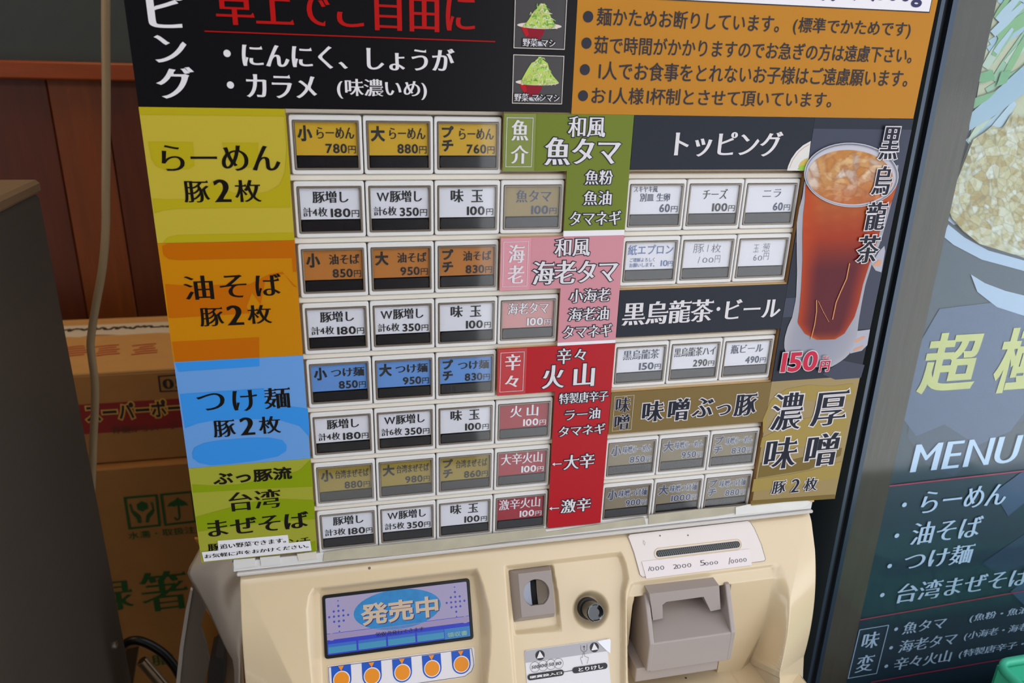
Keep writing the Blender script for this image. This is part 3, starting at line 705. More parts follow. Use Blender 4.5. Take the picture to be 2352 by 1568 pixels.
for r, colr, nm, pr, lb in ((1, 'yellow', 'らーめん', ('780', '880', '760'), 'yellow label'), (3, 'orange', '油そば', ('850', '950', '830'), 'orange label'), (5, 'blue', 'つけ麺', ('850', '950', '830'), 'blue label'), (7, 'mustard', '台湾まぜそば', ('880', '980', '860'), 'mustard label')):
    for c, s, p in zip((1, 2, 3), ('小', '大', 'プチ'), pr): addb(r, c, colr, 'k', size_texts(s, nm, p, .42 if len(nm) == 3 and colr == 'orange' else (.31 if len(nm) > 5 else .34)), lb)
    addb(r + 1, 1, 'white', 'k', extra('3' if r == 7 else '4'), 'white label'); addb(r + 1, 2, 'white', 'k', wextra('5' if r == 7 else '6'), 'white label'); addb(r + 1, 3, 'white', 'k', aji, 'white label')
addb(2, 4, 'gold', 'n', [('魚タマ', .19, .46, .85, .87, 'm'), *yen('100')], 'dull gold label')
addb(4, 4, 'pink', 'w', [('海老タマ', .10, .50, .90, .92, 'm'), *yen('100')], 'pink label')
addb(6, 4, 'red', 'w', [('火', .21, .46, .46, .92, 'm'), ('山', .55, .46, .79, .92, 'm'), *yen('100')], 'dark red label')
addb(7, 4, 'red', 'w', [('大辛火山', .05, .46, .92, .92, 'm'), *yen('100')], 'dark red label')
addb(8, 4, 'red', 'w', [('激辛火山', .03, .46, .92, .92, 'm'), *yen('100')], 'dark red label')
addb(2, 6, 'white', 'n', [('スキヤキ風', .05, .76, .52, .96, 'm'), ('別皿', .18, .44, .46, .72, 'm'), ('生卵', .51, .44, .78, .72, 'm'), *yen('60')], 'white label')
addb(2, 7, 'white', 'k', [('チーズ', .26, .5, .77, .85, 'm'), *yen('100')], 'white label')
addb(2, 8, 'white', 'n', [('ニ', .33, .56, .51, .80, 'm'), ('ラ', .56, .54, .72, .84, 'm'), *yen('60')], 'white label')
addb(3, 6, 'white', 'b', [('紙エプロン', .04, .53, .96, .9, 'g'), ('ご理解よろしく', .09, .28, .60, .43, 'g'), ('お願いします。', .09, .09, .60, .24, 'g'), ('10', .73, .10, .87, .32, 'g'), ('円', .88, .1, .98, .28, 'g')], 'white label')
addb(3, 7, 'white', 'p', [('豚', .20, .55, .42, .88, 't'), ('枚', .58, .55, .78, .86, 't'), ('0', .42, .18, .52, .36, 't'), ('0', .55, .18, .65, .36, 't'), ('円', .68, .17, .79, .44, 't')], 'handwritten white label')
addb(3, 8, 'white', 'p', [('玉', .30, .52, .42, .80, 't'), ('葱', .50, .52, .66, .84, 't'), ('6', .33, .20, .40, .42, 't'), ('0', .43, .20, .52, .38, 't'), ('円', .55, .22, .66, .48, 't')], 'handwritten white label')
addb(5, 6, 'white', 'n', [('黒烏龍茶', .12, .5, .9, .88, 'm'), *yen('150')], 'white label')
addb(5, 7, 'white', 'k', [('黒烏龍茶ハイ', .04, .5, .96, .86, 'm'), *yen('290')], 'white label')
addb(5, 8, 'white', 'n', [('瓶ビール', .12, .5, .86, .86, 'm'), *yen('490')], 'white label')
for r, nm, pr in ((7, '味噌らーめん', ('850', '950', '830')), (8, '味噌つけ麺', ('900', '1000', '880'))):
    for c, s, p in zip((6, 7, 8), ('小', '大', 'プチ'), pr): addb(r, c, 'miso', 'n', size_texts(s, nm, p, .30), 'grey gold label')
for r, c, colr, ink, texts, lb in BT:
    x0, z0 = cell(r, c)
    if not protos:
        o = ring_shape().obj('push_button', white, None, loc=(0, 0, 0)); o.location = (0, 0, 0)
        fl = MB().box((.0005, .0030, -WH), (WW - .0005, .0055, 0)).obj('window_floor', label_back, o)
        ba = MB().prism(bar_pts(), Y0, -.0028, -.0008).obj('dark_bar', bar_m, o)
        fr = MB(); fr.frame(.0001, -WH + .0001, WW - .0001, -.0001, .0010, Y0, -.0030, .0003, r=.0008, bev=.0002, seg=3); fr = fr.obj('clear_frame', frame_m, o)
        cv = MB().box((.0010, -.0001, -WH + .001), (WW - .0010, .0003, -.001)).obj('clear_cover', cover_m, o)
        protos['o'] = (o, fl, ba, fr, cv)
        kids = protos['o'][1:]; bt = o
    else:
        bt = protos['o'][0].copy(); C.objects.link(bt); kids = []
        for q in protos['o'][1:]: w = q.copy(); C.objects.link(w); w.parent = bt
    bt.parent = mc; bt.location = Vector((x0, 0, z0)) - mc.location
    fr_ = Frame((x0, 0, z0))
    LW, LHh = LX1 - LX0, LY1 - LY0
    dx_ = random.uniform(-.0002, .0002)
    lc = MB().prism([(LX0 + dx_, LY0), (LX1 + dx_, LY0 + random.uniform(-.0001, .0002)), (LX1 + dx_, LY1), (LX0 + dx_, LY1)], fr_, LH - .0004, LH).obj('label_card', lab[colr], bt)
    lc['label'] = lb
    if colr in ('miso',) or (colr == 'pink'):
        hk = Ink(bt, 'lettering_outline', inkm['wh'] if colr == 'miso' else mat('ink_rose', (120, 70, 72), .5), fr_, LH + .00012)
    else: hk = None
    kk = Ink(bt, 'lettering', inkm[ink], fr_, LH + .0002)
    kk.split = False
    if hk: hk.split = False
    for t, a0, b0, a1, b1_, sty in texts:
        kk.text(t, (LX0 + a0 * LW, LY0 + b0 * LHh), (LX0 + a1 * LW, LY0 + b1_ * LHh), style=sty, halo=(hk, .0003) if hk else None)
    if (r, c) == (3, 7): kk.line([(LX0 + .50 * LW, LY0 + .58 * LHh), (LX0 + .505 * LW, LY0 + .84 * LHh)], .0003); kk.line([(LX0 + .33 * LW, LY0 + .17 * LHh), (LX0 + .355 * LW, LY0 + .40 * LHh)], .0003)

# ---- sculpted sloping control panel (height field on the slope)
def psd(P, poly):
    """distance to the polygon boundary and inside mask"""
    P = P.reshape(-1, 2); poly = np.array(poly); d = np.full(len(P), 1e9); ins = np.zeros(len(P), bool); n = len(poly)
    for i in range(n):
        a_, b_ = poly[i], poly[(i + 1) % n]; e = b_ - a_; w = P - a_
        t = np.clip((w @ e) / (e @ e + 1e-12), 0, 1); q = w - t[:, None] * e; d = np.minimum(d, np.hypot(q[:, 0], q[:, 1]))
        c_ = ((a_[1] > P[:, 1]) != (b_[1] > P[:, 1])) & (P[:, 0] < (b_[0] - a_[0]) * (P[:, 1] - a_[1]) / (b_[1] - a_[1] + 1e-15) + a_[0]); ins ^= c_
    return d, ins
def rec(P, outer, inner):
    do, io = psd(P, outer); di, ii = psd(P, inner); t = np.where(ii, 1.0, np.where(io, do / (do + di + 1e-9), 0.0)); t = np.clip((t - .06) / .88, 0, 1); t = .5 * t + .5 * t * t * (3 - 2 * t); return t
NX, NT = 601, 221
xs = np.linspace(XL, XR, NX); ts = np.linspace(0, .150, NT)
GX, GT = np.meshgrid(xs, ts); P = np.stack([GX.ravel(), -GT.ravel()], 1)
H = np.zeros(len(P))
D1 = .0105
def sl(pts, h=0.0, vw=ID): return [tuple(SL.pix(*vw(*p), h)) for p in pts]
so = sl([(719, 1348), (1096, 1302), (1112, 1345), (1126, 1400), (1130, 1444), (1128, 1500), (1120, 1568)]); so += [(so[-1][0] - .012, -.16), (so[0][0] - .001, -.16)] + sl([(715, 1568), (706.5, 1484), (702, 1403), (708, 1368)])
si = sl([(734, 1364), (1085, 1322), (1095, 1400), (1101, 1480), (1106, 1568)], -D1); si += [(si[-1][0] - .003, -.17)] + [(sl([(741, 1568)], -D1)[0][0], -.17)] + sl([(741, 1568), (739, 1500)], -D1)
H -= D1 * rec(P, so, si)
D2 = .0045
co_ = sl([(1157, 1297), (1426, 1264), (1438, 1292), (1445, 1328), (1437, 1358), (1437, 1568)]); co_ += [(co_[-1][0], -.16), (co_[0][0] + .001, -.16)] + sl([(1179, 1568), (1168, 1440)])
ci = sl([(1167, 1308), (1421, 1280), (1430, 1305), (1432, 1330), (1426, 1362), (1426, 1568)], -D2); ci += [(ci[-1][0], -.17), (ci[0][0] + .0015, -.17)] + sl([(1186, 1568)], -D2)
H -= D2 * rec(P, co_, ci)
D3 = .011
po = sl([(1167, 1309), (1270, 1296), (1281, 1360), (1291, 1452), (1183, 1458), (1172, 1370)], -D2); pi_ = sl([(1170, 1311), (1266, 1299), (1277, 1360), (1281, 1432), (1184, 1448), (1176, 1370)], -D2 - .003)
H -= .004 * rec(P, po, pi_)
cc = np.array(SL.pix(1357, 1400, -D2)); rr = np.hypot(P[:, 0] - cc[0], P[:, 1] - cc[1]); tt = np.clip((.0142 - rr) / .0062, 0, 1); H -= .009 * tt * tt * (3 - 2 * tt)
# vertical floor of the bill recess at depth YFL
YFL = -.020
def onfl(px, py):
    q = onY(px, py, YFL) - SL.O; return (float(q @ SL.ex), float(q @ SL.ey))
bo = sl([(1451, 1333), (1792, 1290), (1805, 1308), (1814, 1350), (1818, 1398), (1817, 1463), (1808, 1520), (1799, 1568)]); bo += [(bo[-1][0] - .012, -.149), (bo[0][0] - .006, -.149)] + sl([(1438, 1568), (1438, 1363)])
bi = [onfl(*p) for p in [(1456, 1350), (1776, 1307), (1760, 1400), (1734, 1520), (1734, 1537)]]; bi += [(bi[-1][0], -.138), (bi[0][0] - .004, -.138)] + [onfl(1443, 1568), onfl(1443, 1380)]
# depth of the vertical floor below the slope: point at Y=YFL -> h
hfl = -np.maximum(0.002, (-(0.002 - YFL) + (-P[:, 1]) * math.sin(TH)) / math.cos(TH))
H = H + hfl * rec(P, bo, bi)
oa, ob_ = onfl(1460, 1368), onfl(1682, 1338)
ho = [(.2225, oa[1] - .001), (.3010, oa[1] - .0005), (.3010, -.149), (.2205, -.149)]; hi = [(x_ + (.001 if x_ < .25 else -.001), y_ - .001) for x_, y_ in ho]; hi[2] = (hi[2][0], -.1485); hi[3] = (hi[3][0], -.1485)
H -= .022 * rec(P, ho, hi)
# outer bevels left and right
e = np.abs(P[:, 0] - .1602); cr = .2145 - .42 * (-P[:, 1]); ov_ = np.maximum(0, e - cr); kk_ = np.clip(.06 + .66 * ((-P[:, 1]) - .030) / .085, .06, .75); H -= ov_ * kk_
H -= .003 * np.clip((.010 + P[:, 1]) / .010, 0, 1) ** 2
Vv = SL.O + P[:, :1] * SL.ex + P[:, 1:] * SL.ey + H[:, None] * SL.n
F = [(i * NX + j, (i + 1) * NX + j, (i + 1) * NX + j + 1, i * NX + j + 1) for i in range(NT - 1) for j in range(NX - 1)]
# skirt: sides, top and bottom back to the cabinet
Vv = list(map(tuple, Vv)); nb = len(Vv)
edge = [i * NX for i in range(NT)] + [(NT - 1) * NX + j for j in range(1, NX)] + [i * NX + NX - 1 for i in range(NT - 2, -1, -1)]
for e_ in edge: x_, y_, z_ = Vv[e_]; Vv.append((x_, .031, z_))
for i in range(len(edge) - 1): F.append((edge[i], nb + i, nb + i + 1, edge[i + 1]))
body = mesh_obj('control_panel', Vv, F, cream, mc)
body.data.polygons.foreach_set('use_smooth', [True] * ((NX - 1) * (NT - 1)) + [False] * (len(edge) - 1))
sk = MB().box((XL + .004, -.066, -1.28), (XR - .004, .03, -.425), .004); sk.obj('lower_door', cream, mc)

# ---- display
def spoly(ink, pts, vw=Z6): return ink.ppoly(pts, vw)
HS = -D1 + .0016
bez = [SL.pix(*Z6(*p), HS) for p in ((292, 520), (1952, 336), (2000, 1020), (322, 1240))]
x0, x1 = (bez[0][0] + bez[3][0]) / 2, (bez[1][0] + bez[2][0]) / 2; y1, y0 = (bez[0][1] + bez[1][1]) / 2, (bez[2][1] + bez[3][1]) / 2
disp = MB().frame(x0, y0, x1, y1, .0022, SL, -D1 - .001, HS, r=.002, bev=.0004).obj('display', mat('bezel_black', (20, 20, 22), .3), mc)
def D(name, rgb, h, emit=.85, **k): return Ink(disp, name, mat('lcd_' + name + str(rgb[0]), rgb, .3, emit=emit, **k), SL, HS - .0006 + h)
q = D('screen_image', (168, 158, 194), 0); q.rect(x0 + .0015, y0 + .0015, x1 - .0015, y1 - .0015)
sw, sh_ = x1 - x0 - .0044, y1 - y0 - .0044; sx0, sy0 = x0 + .0022, y0 + .0022
def R(ink, a, b, c, d): return ink.rect(sx0 + a * sw, sy0 + b * sh_, sx0 + c * sw, sy0 + d * sh_)
q = D('screen_band', (52, 66, 196), .0001); R(q, 0, 0, 1, .262); R(q, 0, .365, 1, .374)
q = D('screen_band', (70, 150, 190), .0002)
for i in range(4): R(q, .004 + i * .205, .025, .196 + i * .205, .135)
q = D('screen_band', (60, 110, 200), .00015)
for i in range(4): R(q, .004 + i * .205, .135, .196 + i * .205, .19)
q = D('screen_band', (160, 146, 186), .0002); R(q, .03, .262, .97, .36); q.ell(sx0 + .03 * sw, sy0 + .311 * sh_, .0028, .0024); q.ell(sx0 + .97 * sw, sy0 + .311 * sh_, .0028, .0024)
q = D('screen_key', (62, 130, 196), .0003); R(q, .815, .0, 1, .19)
q = D('screen_oval', (50, 134, 198), .0002, var=.25, scale=220); ex_, ey_ = SL.pix(*Z6(1145, 680), HS); q.ell(ex_, ey_, .0305, .0135, 40)
q2 = D('screen_shadow', (60, 50, 110), .0003); q2.text('発売中', tuple(SL.pix(*Z6(735, 872), HS) + [.0006, -.0006]), tuple(SL.pix(*Z6(1592, 520), HS) + [.0006, -.0006]), style='G')
q = D('screen_lettering', (206, 184, 160), .0004); q.text('発売中', (735, 872), (1592, 520), Z6, 'G'); 
q = D('screen_key_text', (150, 190, 150), .0004); q.text('領収書', (1705, 1000), (1925, 915), Z6, 'g')
q = D('screen_caption', (40, 30, 60), .0004); q.text('領収書発行できます', (895, 992), (1438, 872), Z6, 'm')
q = D('screen_dots', (70, 84, 190), .0003)
for cx_, cy_ in ((480, 757), (1796, 597)):
    c_ = SL.pix(*Z6(cx_, cy_), HS)
    for i in range(-2, 3):
        for j in range(-3, 4):
            if abs(i) + abs(j) <= 2 or (i == 0) or (abs(i) == 1 and abs(j) == 1): q.ell(c_[0] + i * .0032, c_[1] + j * .0034, .0008 * (1 if abs(j) < 3 else .6), n=10)
# orange select keys on a printed strip
stp = sl([(355, 1320), (1990, 1105), (2008, 1130), (2012, 1300), (1985, 1375), (1900, 1445)], -D1 + .0004, Z6); 
yb = stp[-1][1]
kst = MB().prism([(stp[0][0], yb), (stp[0][0], stp[0][1]), *stp[1:]], SL, -D1 - .0002, -D1 + .0004).obj('key_strip', mat('strip_white', (224, 218, 220), .35), mc)
q = Ink(kst, 'key_print', mat('strip_blue', (22, 82, 184), .4), SL, -D1 + .0006); q2 = Ink(kst, 'key_print', mat('strip_paper', (228, 222, 224), .4), SL, -D1 + .0008); q3 = Ink(kst, 'key_print', mat('strip_orange', (228, 138, 20), .4), SL, -D1 + .0010)
q4 = Ink(kst, 'outline', mat('strip_line', (60, 50, 60), .5), SL, -D1 + .0006)
q4.line([(stp[0][0] + .0006, yb), (stp[0][0] + .0006, stp[0][1] - .0008), (stp[1][0] - .001, stp[1][1] - .0008), (stp[3][0] - .0006, stp[3][1]), (stp[4][0] - .0006, stp[4][1]), (stp[5][0], stp[5][1] + .0006), (stp[0][0] + .0006, yb + .0006)], .0003)
for p in ((513, 1470), (856, 1430), (1198, 1390), (1532, 1346), (1862, 1298)):
    c_ = SL.pix(*Z6(*p), -D1 + .0008); x_, y_ = c_
    q.ell(x_, y_, .0066, .0066, 30); q.rect(x_ - .0066, y_, x_ + .0066, y_ + .0093); q2.ell(x_, y_, .0057, .0057, 30); q3.ell(x_, y_, .0050, .0050, 30); q3.poly([(x_ - .002, y_ + .0090), (x_ + .002, y_ + .0090), (x_, y_ + .0056)])

# ---- coin slot
HB = -D2 - .004
grey = mat('slot_grey', (150, 138, 132), .35, var=.03, scale=50); greyd = mat('slot_grey_dark', (96, 92, 88), .4)
mo = [SL.pix(*Z7(*p), HB + .004) for p in ((240, 250), (738, 190), (790, 800), (315, 865))]
x0, x1, y0, y1 = (mo[0][0] + mo[3][0]) / 2, (mo[1][0] + mo[2][0]) / 2, (mo[2][1] + mo[3][1]) / 2, (mo[0][1] + mo[1][1]) / 2
cm = MB()
xo0, xo1, yo0, yo1 = x0 + .0055, x1 - .001, y0 + .004, y1 - .0028
lo = [(x0, y0, x1, y1, HB), (x0, y0, x1, y1, HB + .0015), (xo0, yo0, xo1, yo1, HB + .0085)]
V = []
for a_, b_, c_, d_, h in lo: V += [SL.P(a_, b_, h), SL.P(c_, b_, h), SL.P(c_, d_, h), SL.P(a_, d_, h)]
cm.add(V, [(i, (i + 1) % 4, 4 + (i + 1) % 4, 4 + i) for i in range(4)] + [(4 + i, 4 + (i + 1) % 4, 8 + (i + 1) % 4, 8 + i) for i in range(4)])
# face with a round opening
cxm, cym = (xo0 + xo1) / 2 - .0002, (yo0 + yo1) / 2 + .0003; R0 = .0098; n = 48; sq = []
cyl = []
for i in range(n):
    t = 2 * math.pi * i / n; cyl.append((cxm + R0 * math.cos(t), cym + max(R0 * math.sin(t), -.0085)))
pts, tris = tess([[(xo0, yo0), (xo1, yo0), (xo1, yo1), (xo0, yo1)], cyl]); cm.add([SL.P(*p, HB + .0085) for p in pts], tris)
# concave dish falling towards the slit
V = [SL.P(*p, HB + .0085) for p in cyl] + [SL.P(cxm + (p[0] - cxm) * .96, cym + (p[1] - cym) * .96, HB + .0078) for p in cyl]
cm.add(V, [(i, (i + 1) % n, n + (i + 1) % n, n + i) for i in range(n)])
coin = cm.obj('coin_slot', grey, mc)
md = coin.modifiers.new('soft', 'BEVEL'); md.width = .0008; md.segments = 2; md.limit_method = 'ANGLE'
sxl, sxr = cxm - .0030, cxm + .0014
def dish(xa, xb, da, db, name, m):
    V = []; F = []; ny = 16; nx = 8
    for i in range(ny + 1):
        yy = cym - .0083 + (.0083 + R0 * .97) * i / ny
        for j in range(nx + 1):
            xx = xa + (xb - xa) * j / nx; rr_ = math.sqrt(max(0, (R0 * .97) ** 2 - (yy - cym) ** 2)); xx = min(max(xx, cxm - rr_), cxm + rr_)
            t = j / nx; V.append(SL.P(xx, yy, HB + .0078 - (da + (db - da) * t) - .0012 * math.sin(math.pi * i / ny)))
    for i in range(ny):
        for j in range(nx): k0 = i * (nx + 1) + j; F.append((k0, k0 + 1, k0 + nx + 2, k0 + nx + 1))
    return mesh_obj(name, V, F, m, coin, True)
dish(cxm - R0, sxl, 0, .0025, 'left_cheek', mat('cheek_blue_grey', (136, 140, 154), .3, coat=.15)); dish(sxr, cxm + R0, .0025, 0, 'right_cheek', mat('cheek_brown', (120, 106, 92), .3, coat=.15))
MB().prism([(sxl - .0002, cym - .0085), (sxr + .0002, cym - .0085), (sxr + .0002, cym + R0 * .97), (sxl - .0002, cym + R0 * .97)], SL, HB + .0002, HB + .0035).obj('slit', mat('slit_black', (4, 4, 5), .9), coin)

# ---- return button
rb = MB().lathe([(.0078, -D2 - .0088), (.0078, -D2 - .004), (.0070, -D2 - .0036)], tuple(cc), SL, 32).obj('return_button', mat('stem_black', (26, 24, 22), .5), mc, False)
MB().lathe([(.0066, -D2 - .0036), (.0066, .0062), (.0064, .0068), (.0058, .0070), (.0050, .0066), (.003, .0063)], (cc[0], cc[1]), SL, 36).obj('cap', mat('cap_black', (10, 10, 13), .08, coat=1), rb, False)

# ---- coin sticker
HK = -D2 + .0005
cs = sl([(430, 1205), (445, 1188), (1425, 1048), (1440, 1065), (1441, 1568)], HK, Z7)
xs0, xs1 = cs[0][0], cs[-1][0]
stk = MB().prism([(xs0, -.125), (xs1, -.125), (xs1, cs[3][1] + .0002), (xs1 - .0012, cs[2][1]), (xs0 + .0012, cs[2][1]), (xs0, cs[2][1] - .0012)], SL, -D2 - .0002, HK).obj('coin_sticker', mat('sticker_white', (222, 218, 220), .35), mc)
q = Ink(stk, 'grey_band', mat('sticker_grey', (172, 168, 172), .4), SL, HK + .0002); yb_ = SL.pix(*Z7(440, 1333), HK)[1]; q.rect(xs0 + .0003, yb_, xs1 - .0003, cs[2][1] - .0004)
q = Ink(stk, 'peeled_corner', mat('peel_white', (236, 236, 240), .4), SL, HK + .0006); q.ppoly([(1283, 1080), (1425, 1052), (1440, 1068), (1436, 1225), (1380, 1180)], Z7)
q = Ink(stk, 'sticker_print', mat('sticker_black', (34, 32, 34), .5), SL, HK + .0004); qw = Ink(stk, 'sticker_print', mat('sticker_paper', (226, 222, 222), .5), SL, HK + .0006)
for a_ in ((612, 1243), (1247, 1150)):
    c_ = SL.pix(*Z7(*a_), HK); q.ell(c_[0], c_[1], .0034, n=30); qw.poly([(c_[0] - .0026, c_[1] - .0018), (c_[0] + .0026, c_[1] - .0018), (c_[0], c_[1] + .0030)])
for a_, b_ in (((465, 1505), (890, 1440)), ((990, 1425), (1400, 1360))):
    A = SL.pix(*Z7(*a_), HK); B = SL.pix(*Z7(*b_), HK); yy = (A[1] + B[1]) / 2; r_ = .0021
    q.rect(A[0] + r_, yy - r_, B[0] - r_, yy + r_); q.ell(A[0] + r_, yy, r_, n=18); q.ell(B[0] - r_, yy, r_, n=18)
q.pline([(880, 1440), (1000, 1422)], .0004, Z7)
for i, (a_, t) in enumerate(zip(((552, 1380), (648, 1364), (740, 1350), (828, 1338)), ('500', '100', '50', '10'))):
    c_ = SL.pix(*Z7(*a_), HK); q.ring(c_[0], c_[1], .0036, .0002); w_ = .0009 * len(t); q.text(t, (c_[0] - w_, c_[1] - .0011), (c_[0] + w_, c_[1] + .0011), style='g', shear=.25)
qw.text('硬貨投入口', (492, 1520), (868, 1432), Z7, 'G'); qw.text('とりけし', (1065, 1438), (1350, 1350), Z7, 'G')
q.pline([(1090, 1130), (1092, 1180), (1110, 1202), (1145, 1200), (1163, 1180), (1163, 1118)], .0002, Z7)
q.pline([(1128, 1185), (1128, 1138)], .0003, Z7); q.pline([(1116, 1150), (1128, 1135), (1140, 1148)], .0003, Z7)
q.pline([(1108, 1350), (1098, 1310), (1088, 1285), (1094, 1265), (1108, 1270), (1120, 1215), (1132, 1213), (1138, 1258), (1180, 1270), (1172, 1310), (1164, 1342)], .0002, Z7)

# ---- bill inlet plate, slot and acceptor
bp = sl([(318, 285), (330, 268), (1165, 172), (1185, 180), (1215, 225), (1265, 340), (1295, 445), (1285, 458), (420, 572), (402, 555), (360, 400)], .0006, W5)
plate = MB().prism(bp[::-1], SL, -.001, .0006).obj('bill_plate', mat('plate_white', (224, 212, 206), .35, var=.02, scale=60), mc)
q = Ink(plate, 'plate_outline', mat('plate_line', (110, 96, 84), .5), SL, .0008); q.line(bp, .00025, True)
for a_ in ((545, 278), (744, 275)): q.dot(a_, .0006, W5)
q.pline([(425, 312), (440, 325), (436, 345), (424, 330), (428, 310)], .00015, W5)
s0, s1 = SL.pix(*W5(505, 412), .001), SL.pix(*W5(1118, 335), .001); ys = (s0[1] + s1[1]) / 2
def pill(xa, xb, yc, r, n=10): return [(xb + r * math.cos(t), yc + r * math.sin(t)) for t in np.linspace(-math.pi / 2, math.pi / 2, n)] + [(xa + r * math.cos(t), yc + r * math.sin(t)) for t in np.linspace(math.pi / 2, 3 * math.pi / 2, n)]
V = []; rings = [(.0042, .0006), (.0040, .0010), (.0036, .0010), (.0024, -.0004)]
mb = MB(); xa, xb = s0[0] + .004, s1[0] - .003
for r_, h in rings: V += [SL.P(*p, h) for p in pill(xa, xb, ys, r_)]
n = 20; mb.add(V, [(k * n + i, k * n + (i + 1) % n, (k + 1) * n + (i + 1) % n, (k + 1) * n + i) for k in range(3) for i in range(n)]); sp_ = mb.obj('speaker_slot', cream, mc, True)
MB().prism(pill(xa, xb, ys, .0025), SL, .0004, .0008).obj('grille_back', mat('grille_black', (30, 30, 30), .6), sp_)
q = Ink(sp_, 'grille_mesh', mat('grille_metal', (120, 120, 118), .35, metal=.5), SL, .0011)
x_ = xa - .002
while x_ < xb + .001: q.line([(x_, ys - .0022), (x_ + .0022, ys + .0022)], .00022); q.line([(x_ + .0022, ys - .0022), (x_, ys + .0022)], .00022); x_ += .0016
# acceptor: grey block with side cheeks and a bridge, standing out of the recess
gx0, gx1 = .2312, .2990; mg = mat('acceptor_grey', (164, 152, 146), .4, var=.03, scale=40)
Yb_, Yf_ = -.004, -.0393
zt = onY(1600, 1347, -.020)[2]; zf1 = onY(1497, 1479, Yf_)[2]; zf0 = onY(1487, 1544, Yf_)[2]
def xprism(name, prof, xa, xb, m, parent, bev=.0008):
    n = len(prof); V = [(xa, y, z) for y, z in prof] + [(xb, y, z) for y, z in prof]
    tr = tessellate_polygon([[Vector((y, z, 0)) for y, z in prof]])
    F = [tuple(range(n)), tuple(range(2 * n - 1, n - 1, -1))] + [(i, n + i, n + (i + 1) % n, (i + 1) % n) for i in range(n)]
    o = mesh_obj(name, V, F, m, parent)
    import bmesh
    bm = bmesh.new(); bm.from_mesh(o.data); bmesh.ops.recalc_face_normals(bm, faces=bm.faces); bm.to_mesh(o.data); bm.free()
    if bev: md = o.modifiers.new('soft', 'BEVEL'); md.width = bev; md.segments = 2; md.limit_method = 'ANGLE'
    return o
zlow = zf1 + .004
body_prof = [(Yf_, zf0), (Yf_, zf1), (Yf_ + .001, zf1 + .0004), (Yb_, zf1 + .0125), (Yb_, zf0)]
acc = xprism('bill_acceptor', body_prof, gx0 + .001, gx1 - .001, mg, mc)
for xa_, xb_ in ((gx0 - .0016, gx0 + .0022), (gx1 - .0040, gx1)):
    xprism('side_cheek', [(Yf_ - .0002, zf0 + .001), (Yf_ - .0002, zf1 + .0005), (-.0220, zt + .0004), (Yb_, zt + .0004), (Yb_, zf0 + .001)], xa_, xb_, mg, acc)
xprism('lower_step', [(Yf_ + .004, zf0 - .012), (Yf_ + .004, zf0 + .001), (Yb_, zf0 + .001), (Yb_, zf0 - .012)], gx0 - .008, gx1 - .008, mg, acc)
# bridge: arch over the tray, two legs
BRF = Frame((0, -.0268, 0))
bw = [BRF.pix(*W5(*p), 0) for p in ((470, 692), (965, 632), (975, 800), (905, 815), (855, 712), (590, 748), (562, 770), (565, 865), (495, 880))]
MB().prism([tuple(p) for p in bw][::-1], BRF, -.020, 0).obj('bridge', mg, acc)
MB().box((gx0 - .006, -.003, zt - .08), (gx1, .0, zt - .002)).obj('opening', mat('opening_shade', (40, 34, 30), .8), acc)  # dark slab stands in for the shade inside the acceptor opening

# ---- handwritten denomination slip (taped on, a separate paper)
SH = .0011
sp = sl([(415, 462), (1180, 372), (1198, 487), (448, 583)], SH, W5)
slp = MB().prism([sp[0], sp[3], sp[2], sp[1]], SL, .0007, SH).obj('denomination_slip', mat('slip_paper', (226, 214, 212), .4))
tag(slp, 'clear taped paper slip with handwritten 1000 2000 5000 10000 under the slotted plate', 'label')
q = Ink(slp, 'handwriting', mat('pen_ink', (36, 36, 58), .5), SL, SH + .0002)
q.pline([(472, 498), (464, 528)], .0004, W5); q.pline([(1043, 434), (1035, 480)], .0004, W5)
for t, a_, b_ in (('000', (478, 530), (572, 490)), ('2', (640, 515), (666, 480)), ('000', (668, 512), (765, 473)), ('5', (832, 492), (862, 450)), ('000', (866, 490), (955, 457)), ('0000', (1050, 475), (1158, 436))): q.text(t, a_, b_, W5, 't')

# ================================================================ PRINTED MENU CARDS STUCK ON THE MACHINE
CF = Frame((0, -.0030, 0)); CG = .45
def cardbox(name, label, pts, rgb, h0=-.0011, rough=.3, cat='sign', group=None, mname=None, var=0.0):
    c_ = np.mean(np.array(pts), 0)
    o = MB().prism(pts, CF, h0, 0.0).obj(name, mat(mname or name + str(rgb), rgb, rough, var=var, scale=20, spec=.13), None)
    return tag(o, label, cat, group)
def K(parent, name, mname, rgb, h=.00025, rough=.4, **k): return Ink(parent, name, mat(mname, rgb, rough, spec=.13, **k), CF, h)
rectp = lambda a, b, c, d: [(a, b), (c, b), (c, d), (a, d)]
PRW = (214, 209, 212)
# --- black topping card
bc = cardbox('topping_card', 'large black card with white and red writing and two bowl photos at the top left', rectp(-.0762, .0061, .1584, .150), (17, 16, 18))
k = K(bc, 'white_lettering', 'print_white', PRW)
k.text('ピ', (222, 137), (398, -45), VE, 'M'); k.text('ン', (256, 312), (405, 180), VE, 'M'); k.text('グ', (268, 492), (445, 336), VE, 'M'); k.text('ッ', (205, -70), (350, -160), VE, 'M')
k.text('にんにく、しょうが', (692, 333), (1752, 245), VE, 'M'); k.text('カラメ', (712, 488), (1058, 377), VE, 'M'); k.text('(味濃いめ)', (1165, 492), (1612, 402), VE, 'm')
k.dot((613, 267), .0018, VE); k.dot((630, 425), .0018, VE)
k = K(bc, 'red_lettering', 'print_red', (168, 16, 14)); k.text('卓上でご自由に', (563, 122), (1855, -42), VE, 'm'); k.pline([(502, 156), (1953, 208)], .00055, VE)
